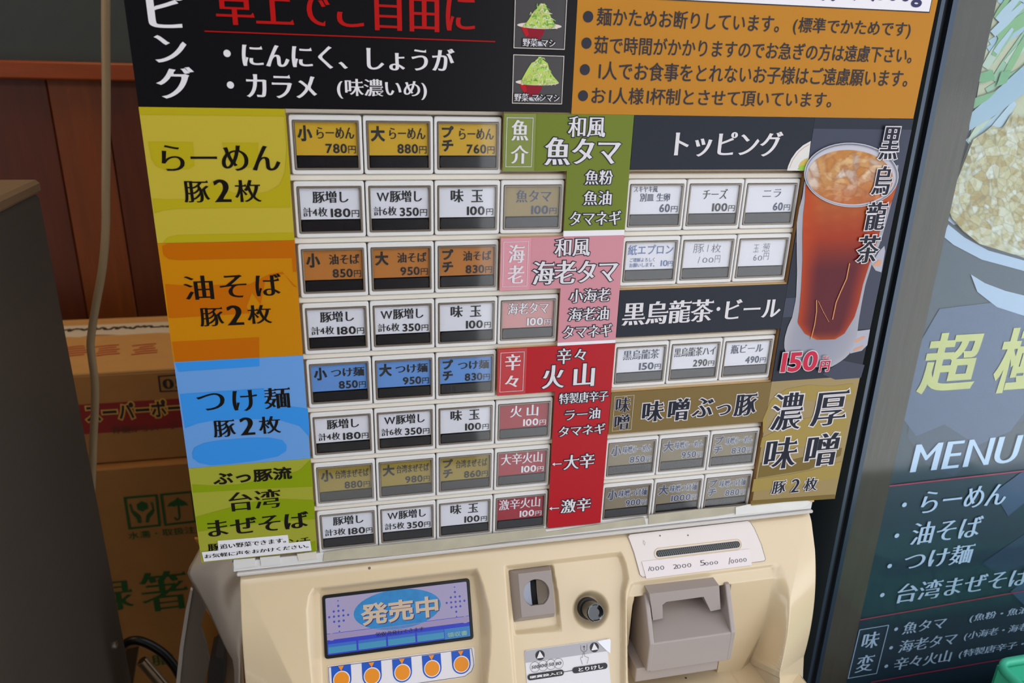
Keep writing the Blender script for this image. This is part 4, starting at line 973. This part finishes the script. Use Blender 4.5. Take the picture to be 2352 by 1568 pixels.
def bowl_photo(x0, y0, x1, y1, fr_pts, hill, seed, caption, cap_ll, cap_ur):
    rnd = random.Random(seed)
    ph = MB().prism(rectp(x0, y0, x1, y1), CF, 0, .0002).obj('bowl_photo', mat('photo_dark', (40, 34, 35), .35, var=.25, scale=18, grain=(9, 1, .3)), bc)
    q = K(ph, 'photo_border', 'print_cream', (214, 206, 196), .0008); q.box(x0, y0, x1, y1, .00035)
    u = lambda a, b: (x0 + a * (x1 - x0), y0 + b * (y1 - y0))
    q = K(ph, 'bowl_side', 'photo_bowl_red', (134, 22, 40), .0004); q.poly([u(.13, .42), u(.60, .40), u(.57, .28), u(.50, .18), u(.36, .14), u(.28, .20), u(.24, .27)])
    q = K(ph, 'bowl_side', 'photo_bowl_bright', (176, 24, 34), .00045); q.poly([u(.13, .41), u(.25, .40), u(.29, .27), u(.24, .22), u(.19, .3)])
    q = K(ph, 'bowl_foot', 'photo_foot', (190, 190, 198), .0004); c_ = u(.48, .10); q.ell(c_[0], c_[1], .0050, .0012)
    q = K(ph, 'bowl_rim', 'photo_rim', (214, 200, 190), .0005); c_ = u(.49, .445); q.ell(c_[0], c_[1], .0128, .0016, 32)
    hp_ = [u(*p) for p in hill]
    q = K(ph, 'vegetables', 'photo_veg_base', (176, 200, 96), .0006); q.poly(hp_)
    hx = np.array(hp_); top = max(hx[:, 1]); bot = min(hx[:, 1]); cx_ = hx[hx[:, 1].argmax()][0]
    for i, rgb in enumerate([(206, 206, 150), (140, 200, 70), (222, 220, 190), (104, 160, 70), (196, 190, 120)]):
        q = K(ph, 'vegetables', 'photo_veg_%d' % i, rgb, .00065 + .00002 * i)
        for j in range(26):
            f = rnd.random() ** 1.3; yy = bot + (top - bot) * f; hw = (1 - f) * .0098 + .0008; xx = cx_ + rnd.uniform(-hw, hw); a_ = rnd.gauss(-1.0 if xx > cx_ else 1.0, .6); L = rnd.uniform(.0012, .0034)
            q.line([(xx, yy), (xx + L * math.cos(a_) * .6, min(top, yy + abs(L * math.sin(a_)) * .5)), (xx + L * math.cos(a_), yy)], rnd.uniform(.0002, .00045))
    q0 = K(ph, 'caption_shadow', 'photo_cap_dark', (40, 38, 40), .00085)
    q = K(ph, 'caption', 'print_white', PRW, .0009); q.text(caption, cap_ll, cap_ur, VO, 'm', halo=(q0, .0004))
bowl_photo(.1226, .0404, .1523, .0675, None, [(.20, .45), (.28, .56), (.36, .70), (.42, .76), (.50, .86), (.60, .82), (.66, .72), (.72, .58), (.80, .46), (.6, .40), (.3, .41)], 3, '野菜 マシ', (484, 640), (942, 545))
bowl_photo(.1226, .0108, .1523, .0371, None, [(.16, .45), (.22, .58), (.28, .70), (.36, .84), (.42, .87), (.50, .96), (.60, .90), (.68, .84), (.72, .70), (.80, .58), (.92, .45), (.6, .39), (.3, .40)], 5, '野菜 マシマシ', (368, 1400), (1000, 1305))
# --- orange notice card
oc = cardbox('notice_card', 'orange notice card with four bulleted lines of dark writing at the top right', rectp(.1586, .0054, .3908, .150), (180, 120, 30), var=.05)
k = K(oc, 'dark_lettering', 'print_slate', (46, 46, 56))
for t, a_, b_ in (('麺かためお断りしています。', (470, 126), (1376, 76)), ('(標準でかためです)', (1432, 170), (2022, 108)), ('茹で時間がかかりますのでお急ぎの方は遠慮下さい。', (458, 264), (2030, 232)), ('1人でお食事をとれないお子様はご遠慮願います。', (480, 392), (2010, 344)), ('お1人様1杯制とさせて頂いています。', (445, 510), (1634, 452))): k.text(t, a_, b_, VF, 'g')
for p in ((430, 82), (422, 212), (414, 342), (405, 470)): k.dot(p, .0030, VF)
hb = CF.pix(2133, 27, 0); hl = .1900
k.rect(hl - .0006, hb[1] - .0006, hb[0] + .0006, .148)
q = K(oc, 'white_panel', 'print_panel', (226, 222, 226), .0004); q.rect(hl, hb[1], hb[0], .148)
q = K(oc, 'navy_lettering', 'print_navy', (52, 52, 92), .0006); 
q.text('00', tuple(CF.pix(1880, 1, .0006)), tuple(CF.pix(1932, -52, .0006)), style='G'); q.text('1人300g', tuple(CF.pix(1944, 9, .0006)), tuple(CF.pix(2128, -45, .0006)), style='G')
# --- left strip with four bands
ls = thing('menu_strip', (-.0395, -.0025, -.2790), 'long vertical menu strip in yellow, orange, blue and green down the left edge', 'sign')
bands = [('yellow_band', .0060, -.0663, (180, 161, 50), (170, 153, 22)), ('orange_band', -.0664, -.1374, (186, 120, 2), (178, 94, 0)), ('blue_band', -.1375, -.2086, (98, 148, 208), (52, 136, 214)), ('green_band', -.2087, -.2790, (152, 154, 46), (128, 146, 6))]
bo_ = {}
for nm, z1_, z0_, cA, cB in bands:
    bo_[nm] = MB().prism(rectp(-.0762, z0_, -.0030, z1_), CF, -.0011, 0).obj(nm, mat(nm, cA, .36, spec=.2), ls)
BK = (20, 16, 10)
y = bo_['yellow_band']; q = K(y, 'pattern', 'yellow_deep', bands[0][4], .00015)
q.rect(-.0762, .0022, -.0030, .0060)
for pl in ([(100, 418), (605, 420), (622, 690), (560, 725), (300, 735), (200, 700), (140, 620)], [(935, 428), (1340, 430), (1332, 680), (1290, 705), (1100, 710), (980, 610)], [(150, 1055), (300, 1068), (560, 1060), (700, 1000), (830, 852), (920, 930), (1060, 990), (1230, 1012), (1450, 980), (1580, 900), (1640, 760), (1660, 500), (1636, 122), (1648, 122), (1700, 800), (1700, 1158), (1100, 1160), (420, 1172), (270, 1190), (172, 1220)],
           [(268, 1553), (330, 1490), (430, 1468), (900, 1458), (1740, 1442), (1748, 1524), (900, 1535)]): q.ppoly(pl, VI)
k = K(y, 'lettering', 'print_black', BK); k.text('らーめん', (262, 748), (1574, 462), VI, 'm'); k.text('豚', (512, 1103), (778, 852), VI, 'm'); k.text('2', (850, 1098), (1016, 842), VI, 'M'); k.text('枚', (1085, 1098), (1362, 848), VI, 'm')
y = bo_['orange_band']; q = K(y, 'pattern', 'orange_deep', bands[1][4], .00015)
for pl in ([(66, 50), (90, 38), (670, 24), (676, 105), (400, 108), (150, 115), (95, 110), (72, 90)], [(80, 225), (180, 234), (345, 228), (470, 226), (560, 180), (620, 168), (648, 200), (690, 242), (672, 236), (630, 180), (580, 182), (540, 215), (520, 320), (480, 265), (455, 330), (470, 360), (110, 382), (96, 380)], [(112, 492), (300, 483), (513, 471), (514, 563), (126, 584)]): q.ppoly(pl, VG)
q.rect(-.0050, -.085, -.0030, -.0664)
k = K(y, 'lettering', 'print_black', BK)
for t, a_, b_ in (('油', (170, 300), (295, 185)), ('そ', (336, 290), (450, 182)), ('ば', (500, 282), (612, 176)), ('豚', (243, 422), (345, 330)), ('枚', (462, 410), (568, 320))): k.text(t, a_, b_, VG, 'm')
k.text('2', (368, 416), (436, 322), VG, 'M')
y = bo_['blue_band']; q = K(y, 'pattern', 'blue_deep', bands[2][4], .00015)
for pl in ([(126, 590), (300, 580), (514, 568), (514, 604), (140, 630)], [(148, 733), (360, 718), (535, 706), (545, 760), (600, 800), (660, 790), (738, 800), (744, 880), (745, 930), (700, 880), (600, 850), (500, 848), (400, 850), (300, 855), (230, 868), (172, 890)], [(204, 1005), (214, 980), (260, 958), (340, 945), (470, 935), (560, 934), (620, 945), (640, 970), (638, 995), (600, 1020), (500, 1040), (380, 1055), (290, 1062), (235, 1050), (208, 1030)]): q.ppoly(pl, VG)
k = K(y, 'lettering', 'print_black', BK)
for t, a_, b_ in (('つ', (230, 812), (350, 726)), ('け', (395, 815), (500, 712)), ('麺', (538, 803), (655, 700)), ('豚', (305, 934), (400, 848)), ('枚', (515, 918), (610, 832))): k.text(t, a_, b_, VG, 'm')
k.text('2', (428, 924), (488, 838), VG, 'M')
y = bo_['green_band']; q = K(y, 'pattern', 'green_deep', bands[3][4], .00015)
for pl in ([(204, 1150), (300, 1156), (420, 1150), (520, 1130), (600, 1120), (700, 1085), (745, 1040), (750, 1036), (762, 1160), (500, 1170), (208, 1188)], [(220, 1300), (330, 1270), (420, 1245), (560, 1215), (766, 1222), (770, 1310), (560, 1322), (420, 1340), (232, 1368)], [(740, 1420), (772, 1410), (776, 1458), (745, 1461)]): q.ppoly(pl, VG)
k = K(y, 'lettering', 'print_black', BK); k.text('ぶっ豚流', (303, 1156), (662, 1066), VG, 'G'); k.text('台湾', (377, 1276), (610, 1168), VG, 'm'); k.text('まぜそば', (280, 1393), (740, 1272), VG, 'M'); k.text('豚', (278, 1458), (332, 1420), VG, 'M'); k.text('ンチ', (652, 1436), (748, 1392), VG, 'm')
# --- white slips on the green band
F2 = Frame((0, -.0034, 0))
def slip(name, label, pts, txt, ll, ur, h1):
    P_ = [tuple(F2.pix(*VG(*p), h1)) for p in pts]
    o = MB().prism(P_, F2, h1 - .0003, h1).obj(name, mat('slip_white', (224, 222, 226), .45), None); tag(o, label, 'label')
    k = Ink(o, 'lettering', mat('print_black', BK), F2, h1 + .0002); k.text(txt, ll, ur, VG, 'm'); return o
slip('paper_slip', 'short white paper slip, upper of the two pasted across the green band', [(326, 1462), (652, 1432), (645, 1383), (321, 1411)], '追い野菜できます。', (333, 1449), (636, 1396), .0)
slip('paper_slip', 'long white paper slip, lower of the two pasted across the green band', [(258, 1506), (755, 1455), (748, 1410), (248, 1463)], 'お気軽に声をおかけください。', (262, 1492), (740, 1424), .0003)

# --- centre cards and their square stickers
ow = (232, 228, 230); dk = (40, 44, 56)
def center(name, label, rgb, pts, texts, vw, extra_=None):
    o = cardbox(name, label, pts, rgb)
    kd = K(o, 'lettering_outline', 'print_outline_dark', dk, .0002); kw = K(o, 'lettering', 'print_white', PRW, .0004)
    for t, a_, b_, sty in texts: kw.text(t, a_, b_, vw, sty, halo=(kd, .0006))
    return o, kw, kd
def sticker(label, rgb, x0, z0, x1, z1, chars, vw):
    o = MB().prism(rectp(x0, z0, x1, z1), CF, .0001, .0006).obj('category_sticker', mat('sticker' + str(rgb), rgb, .36), None); tag(o, label, 'sticker')
    k = K(o, 'lettering', 'print_white', PRW, .0009); k.box(x0 + .0015, z0 + .0025, x1 - .0017, z1 - .0022, .0003)
    for c_, a_, b_ in chars: k.text(c_, a_, b_, vw, 'M')
grn = (106, 119, 36); pk = (198, 134, 144); rd = (170, 20, 32)
def Lp(z1, zm, z0): return [(.1182, zm), (.1578, zm), (.1578, z0), (.1977, z0), (.1977, z1), (.1182, z1)]
center('fish_card', 'olive green L-shaped card with outlined white writing in the middle top', grn, Lp(.0053, -.0275, -.0640), [('和風', (1858, 236), (2108, 106), 'm'), ('魚タマ', (1705, 418), (2208, 242), 'M'), ('魚粉', (1966, 543), (2155, 450), 'm'), ('魚油', (1957, 675), (2145, 583), 'm'), ('タマネギ', (1868, 806), (2205, 710), 'm')], VA)
sticker('olive green sticker with two white characters in a frame, left of the fish card', (112, 124, 34), .1182, -.0275, .1372, .0053, [('魚', (1494, 260), (1612, 128)), ('介', (1490, 408), (1610, 290))], VA)
wt = cardbox('white_margin', 'narrow white paper strip between the olive green and pink cards', rectp(.1578, -.0676, .1977, -.0641), (226, 222, 226), cat='paper', mname='print_margin'); wt['group'] = 'white strips between the centre cards'
center('shrimp_card', 'pink L-shaped card with outlined white writing below the olive green card', pk, Lp(-.0677, -.1011, -.1380), [('和風', (1772, 1006), (2008, 884), 'm'), ('海老タマ', (1628, 1188), (2190, 1022), 'M'), ('小海老', (1868, 1303), (2137, 1208), 'm'), ('海老油', (1860, 1422), (2127, 1328), 'm'), ('タマネギ', (1826, 1533), (2146, 1437), 'm')], VA)
sticker('pink sticker with two white characters in a frame, left of the pink shrimp card', (204, 134, 146), .1182, -.1011, .1372, -.0677, [('海', (1474, 1048), (1586, 928)), ('老', (1468, 1180), (1582, 1060))], VA)
wt = cardbox('white_margin', 'narrow white paper strip between the pink and red cards', rectp(.1578, -.1403, .1977, -.1381), (226, 222, 226), cat='paper', mname='print_margin'); wt['group'] = 'white strips between the centre cards'
o, kw, kd = center('spicy_card', 'long red L-shaped card with outlined white writing and two small arrows', rd, Lp(-.1404, -.1730, -.2808), [('辛', (1865, 170), (1970, 57), 'm'), ('々', (1985, 145), (2072, 62), 'm'), ('火', (1760, 342), (1925, 172), 'M'), ('山', (1978, 328), (2135, 160), 'M'), ('特製唐辛子', (1880, 447), (2227, 350), 'm'), ('ラー油', (1920, 562), (2170, 468), 'm'), ('タマネギ', (1876, 674), (2205, 577), 'm'), ('大辛', (1910, 902), (2133, 783), 'm'), ('激辛', (1890, 1203), (2107, 1090), 'm')], VB)
for a_, b_ in (((1838, 862), (1897, 859)), ((1818, 1169), (1880, 1165))):
    kw.pline([a_, b_], .0007, VB); kw.ppoly([(a_[0] - 4, a_[1]), (a_[0] + 14, a_[1] - 12), (a_[0] + 14, a_[1] + 12)], VB)
    kd.pline([(a_[0] - 3, a_[1]), (b_[0] + 4, b_[1])], .0014, VB)
sticker('red sticker with two white characters in a frame, left of the red card', (176, 22, 32), .1182, -.1730, .1372, -.1404, [('辛', (1506, 214), (1620, 96)), ('々', (1503, 332), (1604, 245))], VB)
# --- right headers
nv = (31, 36, 47)
h1 = cardbox('topping_header', 'dark navy header card with white writing and a bowl edge above six white labelled buttons', rectp(.1980, -.0270, .3190, .0051), nv)
k = K(h1, 'lettering', 'print_white', PRW); k.text('トッピング', (625, 360), (1390, 188), VC, 'M')
q = K(h1, 'bowl_print', 'bowl_print', (214, 210, 204), .0002); q.ppoly([(1410, 458), (1418, 425), (1440, 375), (1475, 325), (1520, 283), (1575, 252), (1550, 458)], VC)
q = K(h1, 'noodle_print', 'noodle_print', (204, 176, 84), .0003); q.ppoly([(1490, 430), (1505, 400), (1535, 378), (1560, 372), (1550, 458), (1510, 450)], VC)
q = K(h1, 'leaf_print', 'leaf_print', (140, 190, 60), .0004); q.ppoly([(1485, 447), (1510, 425), (1556, 415), (1550, 452), (1505, 456)], VC)
q = K(h1, 'rim_line', 'rim_red', (190, 110, 100), .0003); q.pline([(1428, 440), (1450, 385), (1490, 330), (1530, 296), (1565, 276)], .0002, VC)
h2 = cardbox('drink_header', 'dark navy header card with white writing above three drink buttons', rectp(.1980, -.1364, .3190, -.1042), nv)
k = K(h2, 'lettering', 'print_white', PRW); k.text('黒烏龍茶', (262, 1532), (912, 1345), VC, 'M'); k.dot((935, 1415), .0014, VC); k.text('ビール', (975, 1488), (1380, 1335), VC, 'M')
h3 = cardbox('miso_header', 'gold brown header card with outlined navy writing above the grey gold buttons', rectp(.1980, -.2086, .3190, -.1770), (118, 96, 52), var=.08)
kd = K(h3, 'lettering_outline', 'print_white', PRW, .0002); k = K(h3, 'lettering', 'print_deep_navy', (24, 28, 42), .0004)
for t, a_, b_ in (('味', (355, 720), (525, 562)), ('噌', (540, 712), (708, 545)), ('ぶ', (712, 688), (885, 540)), ('っ', (890, 672), (1005, 590)), ('豚', (1015, 678), (1200, 508))): k.text(t, a_, b_, VD, 'M', halo=(kd, .0007))
k.text('味', (167, 652), (282, 536), VD, 'm', halo=(kd, .0003)); k.text('噌', (157, 775), (273, 660), VD, 'm', halo=(kd, .0003))
q = K(h3, 'frame_line', 'print_cream', (214, 206, 196), .0003); c_ = [CF.pix(*VD(*p), .0003) for p in ((167, 533), (302, 519), (284, 773), (140, 785))]; q.box((c_[0][0] + c_[3][0]) / 2, c_[3][1], (c_[1][0] + c_[2][0]) / 2, c_[0][1], .00025)
# --- right strip
rs = thing('drink_menu_strip', (.355, -.0025, -.2800), 'right vertical menu strip with a big iced tea mug photo above a gold brown band', 'sign')
up = MB().prism(rectp(.3191, -.1766, .3912, .0051), CF, -.0011, 0).obj('drink_photo_band', mat('band_navy', (36, 41, 54), .36, spec=.15), rs)
lo_ = MB().prism(rectp(.3191, -.2800, .3912, -.1767), CF, -.0011, 0).obj('gold_band', mat('band_gold', (140, 116, 58), .36), rs)
q = K(up, 'pattern', 'band_navy_light', (64, 68, 84), .00015); q.rect(.3191, -.075, .3912, -.0015); q.rect(.3191, -.128, .3912, -.114); q.rect(.345, -.1400, .3912, -.075); q.ppoly([(330, 1470), (440, 1395), (560, 1420), (540, 1490), (400, 1500)], VH)
MG = 0.0003
def grid_art(parent, name, left, right, vw, colf, h, rows=40, cols=24):
    """printed gradient between two edge polylines (top to bottom)"""
    def samp(L, t):
        L = np.array(L, float); d = np.r_[0, np.cumsum(np.hypot(*np.diff(L, axis=0).T))]; s_ = t * d[-1]; return np.array([np.interp(s_, d, L[:, 0]), np.interp(s_, d, L[:, 1])])
    V = []; cols_ = []; F = []
    for i in range(rows + 1):
        a_, b_ = samp(left, i / rows), samp(right, i / rows)
        for j in range(cols + 1):
            p = a_ + (b_ - a_) * j / cols; V.append(CF.P(*CF.pix(*vw(*p), h), h)); cols_.append(lin(colf(j / cols, i / rows)))
    for i in range(rows):
        for j in range(cols): k0 = i * (cols + 1) + j; F.append((k0, k0 + cols + 1, k0 + cols + 2, k0 + 1))
    return mesh_obj(name, V, F, vcmat('print_gradient', .38), parent, cols=cols_)
def mixc(a, b, t): t = min(1, max(0, t)); return tuple(x + (y - x) * t for x, y in zip(a, b))
# glass body, handle, rim, tea, ice
q = K(up, 'mug_handle', 'mug_frost', (168, 168, 180), .0003); q.ppoly([(596, 868), (640, 800), (668, 770), (672, 800), (652, 915), (620, 905)], VH); q.ppoly([(515, 1235), (545, 1232), (590, 1226), (575, 1312), (545, 1342), (480, 1358)], VH)
for pl in ([(602, 880), (640, 845), (654, 850), (645, 880)], [(505, 1285), (560, 1262), (565, 1272), (515, 1298)], [(498, 1335), (555, 1312), (545, 1330), (505, 1345)]):
    K(up, 'handle_glint', 'mug_tint', (206, 150, 116), .0004).ppoly(pl, VH)
def glassc(u, v):
    e = abs(u - .5) * 2; c_ = mixc((132, 134, 150), (176, 172, 176), e ** 3); c_ = mixc(c_, (186, 184, 190), max(0, v - .8) * 3); return mixc(c_, (150, 150, 162), .5 + .5 * math.sin(v * 23 + u * 9) * .3)
grid_art(up, 'mug_glass', [(232, 420), (222, 500), (205, 560), (190, 650), (190, 800), (192, 920), (186, 1060), (165, 1160), (140, 1215), (122, 1280), (122, 1330), (140, 1380), (200, 1415), (300, 1432)], [(745, 330), (735, 400), (715, 500), (690, 600), (650, 740), (600, 870), (565, 980), (545, 1080), (528, 1180), (520, 1250), (500, 1320), (470, 1370), (420, 1408), (380, 1430)], VH, glassc, MG + .0001)
def teac(u, v):
    e = abs(u - .52) * 2; top = mixc((172, 104, 48), (154, 48, 18), v * 3.2); c_ = mixc(top, (88, 22, 34), (v - .32) * 5) if v > .3 else top
    c_ = mixc(c_, (176, 60, 14), max(0, e - .55) * 1.9); c_ = mixc(c_, (186, 86, 18), max(0, v - .9) * 6)
    n_ = math.sin(u * 19 + v * 31) * math.sin(u * 11 - v * 47); return mixc(c_, (206, 120, 66), .28 * max(0, n_) * max(0, 1 - v * 2.6))
grid_art(up, 'tea', [(238, 440), (236, 520), (226, 600), (222, 700), (222, 850), (215, 1000), (205, 1120), (195, 1190), (235, 1250), (300, 1283)], [(738, 440), (712, 520), (672, 600), (630, 740), (590, 860), (552, 980), (530, 1080), (505, 1160), (450, 1250), (400, 1280)], VH, teac, MG + .0003, 60, 30)
def ovp(cx_, cy_, rx, ry, rot=0, n=36): return [(cx_ + rx * math.cos(t) * math.cos(rot) - ry * math.sin(t) * math.sin(rot), cy_ + rx * math.cos(t) * math.sin(rot) + ry * math.sin(t) * math.cos(rot)) for t in [2 * math.pi * i / n for i in range(n)]]
q = K(up, 'mug_rim', 'mug_rim_light', (168, 168, 180), .0008); q.ppoly(ovp(488, 384, 258, 176, .05), VH)
q = K(up, 'mug_inside', 'mug_inside', (186, 184, 194), .0009); q.ppoly(ovp(488, 385, 248, 166, .05), VH)
rnd = np.random.default_rng(11)
def cell_noise(seed, n, x, y, aspect=1.0):
    g_ = np.random.default_rng(seed); p = g_.random((n, 2)); d = np.hypot((p[:, 0] - x) * aspect, p[:, 1] - y); i = np.argsort(d)[:2]; return int(i[0]), float(d[i[1]] - d[i[0]])
ice_pal = [(206, 178, 146), (190, 146, 92), (196, 182, 170), (186, 128, 66), (172, 150, 136), (200, 156, 100)]
def icec(x, y):
    i, e_ = cell_noise(5, 46, x, y, 1.6); c_ = ice_pal[(i * 7) % 6]
    warm = min(1, max(0, (y - .45) * 2.2 + (x - .5) * .7)); c_ = mixc(c_, (178, 92, 44), warm * .85)
    c_ = mixc(c_, (150, 92, 54), max(0, 1 - e_ / .035) * .55); j, e2 = cell_noise(9, 160, x, y, 1.6); return mixc(c_, (226, 206, 176) if j % 3 == 0 else (150, 84, 40), .22 if e2 > .01 else .1)
RR, CC_ = 26, 96; V = []; F = []; cols_ = []
for i in range(RR + 1):
    for j in range(CC_):
        t = 2 * math.pi * j / CC_; f_ = i / RR; u_, v_ = f_ * math.cos(t), f_ * math.sin(t)
        V.append(CF.P(*CF.pix(*VH(482 + 234 * u_, 396 + 148 * v_ + 8 * u_), .001), .001)); cols_.append(lin(icec(.5 + .5 * u_, .5 + .5 * v_)))
for i in range(RR):
    for j in range(CC_): k_ = (j + 1) % CC_; F.append((i * CC_ + j, (i + 1) * CC_ + j, (i + 1) * CC_ + k_, i * CC_ + k_))
mesh_obj('iced_surface', V, F, vcmat('print_gradient', .38), up, cols=cols_)
q = K(up, 'rim_edge', 'mug_edge', (196, 196, 204), .0016); P_ = ovp(488, 384, 256, 174, .05, 48); q.pline(P_, .0004, VH, True)
q = K(up, 'rim_edge', 'mug_edge_shade', (112, 114, 128), .0015); P_ = ovp(488, 388, 250, 170, .05, 48); q.pline(P_, .0005, VH, True)
q = K(up, 'highlight', 'tea_highlight', (206, 140, 84), .0012); q.pline([(478, 868), (462, 950), (430, 1020), (405, 1080), (386, 1170)], .0008, VH); q.pline([(298, 1068), (298, 1130), (288, 1200), (268, 1280)], .0007, VH); q.pline([(308, 1072), (335, 1130), (365, 1185)], .0003, VH)
kd = K(up, 'lettering_outline', 'print_white', PRW, .0018); k = K(up, 'lettering', 'print_deep_navy', (24, 28, 42), .0020)
for t, a_, b_ in (('黒', (632, 300), (772, 124)), ('烏', (592, 494), (726, 336)), ('龍', (555, 686), (694, 531)), ('茶', (506, 866), (656, 712))): k.text(t, a_, b_, VH, 'M', halo=(kd, .0007))
kr = K(up, 'price', 'price_red', (190, 36, 66), .0020); kr.text('150', (100, 1462), (314, 1342), VH, 'G', halo=(kd, .0006)); kr.text('円', (312, 1458), (376, 1396), VH, 'B', halo=(kd, .0005)); kr.text('税込', (332, 1388), (372, 1370), VH, 'g', halo=(kd, .0002))
q = K(lo_, 'pattern', 'gold_light', (156, 134, 70), .00015); 
for pl in ([(1290, 560), (1400, 480), (1560, 450), (1720, 460), (1880, 440), (1900, 480), (1870, 560), (1700, 570), (1500, 560), (1350, 610), (1262, 640), (1250, 760), (1230, 800), (1230, 700)], [(1225, 830), (1500, 700), (1800, 640), (1850, 700), (1800, 850), (1500, 900), (1210, 900)], [(1165, 1130), (1400, 1100), (1600, 1060), (1800, 1000), (1770, 1120), (1500, 1170), (1150, 1220)]): q.ppoly(pl, VD)
q = K(lo_, 'pattern', 'gold_deep', (116, 96, 46), .0002)
for pl in ([(1215, 1010), (1400, 1000), (1800, 905), (1790, 960), (1560, 1060), (1195, 1120)], [(1145, 1285), (1750, 1240), (1750, 1270), (1140, 1310)]): q.ppoly(pl, VD)
kd = K(lo_, 'lettering_outline', 'print_white', PRW, .0004); k = K(lo_, 'lettering', 'print_deep_navy', (24, 28, 42), .0006)
for t, a_, b_ in (('濃', (1272, 785), (1545, 500)), ('厚', (1565, 752), (1865, 480)), ('味', (1228, 1065), (1498, 820)), ('噌', (1520, 1044), (1795, 790))): k.text(t, a_, b_, VD, 'm', halo=(kd, .0010))
for t, a_, b_ in (('豚', (1290, 1238), (1405, 1135)), ('2', (1425, 1228), (1505, 1125)), ('枚', (1520, 1218), (1635, 1115))): k.text(t, a_, b_, VD, 'm', halo=(kd, .0006))

flush_ink()
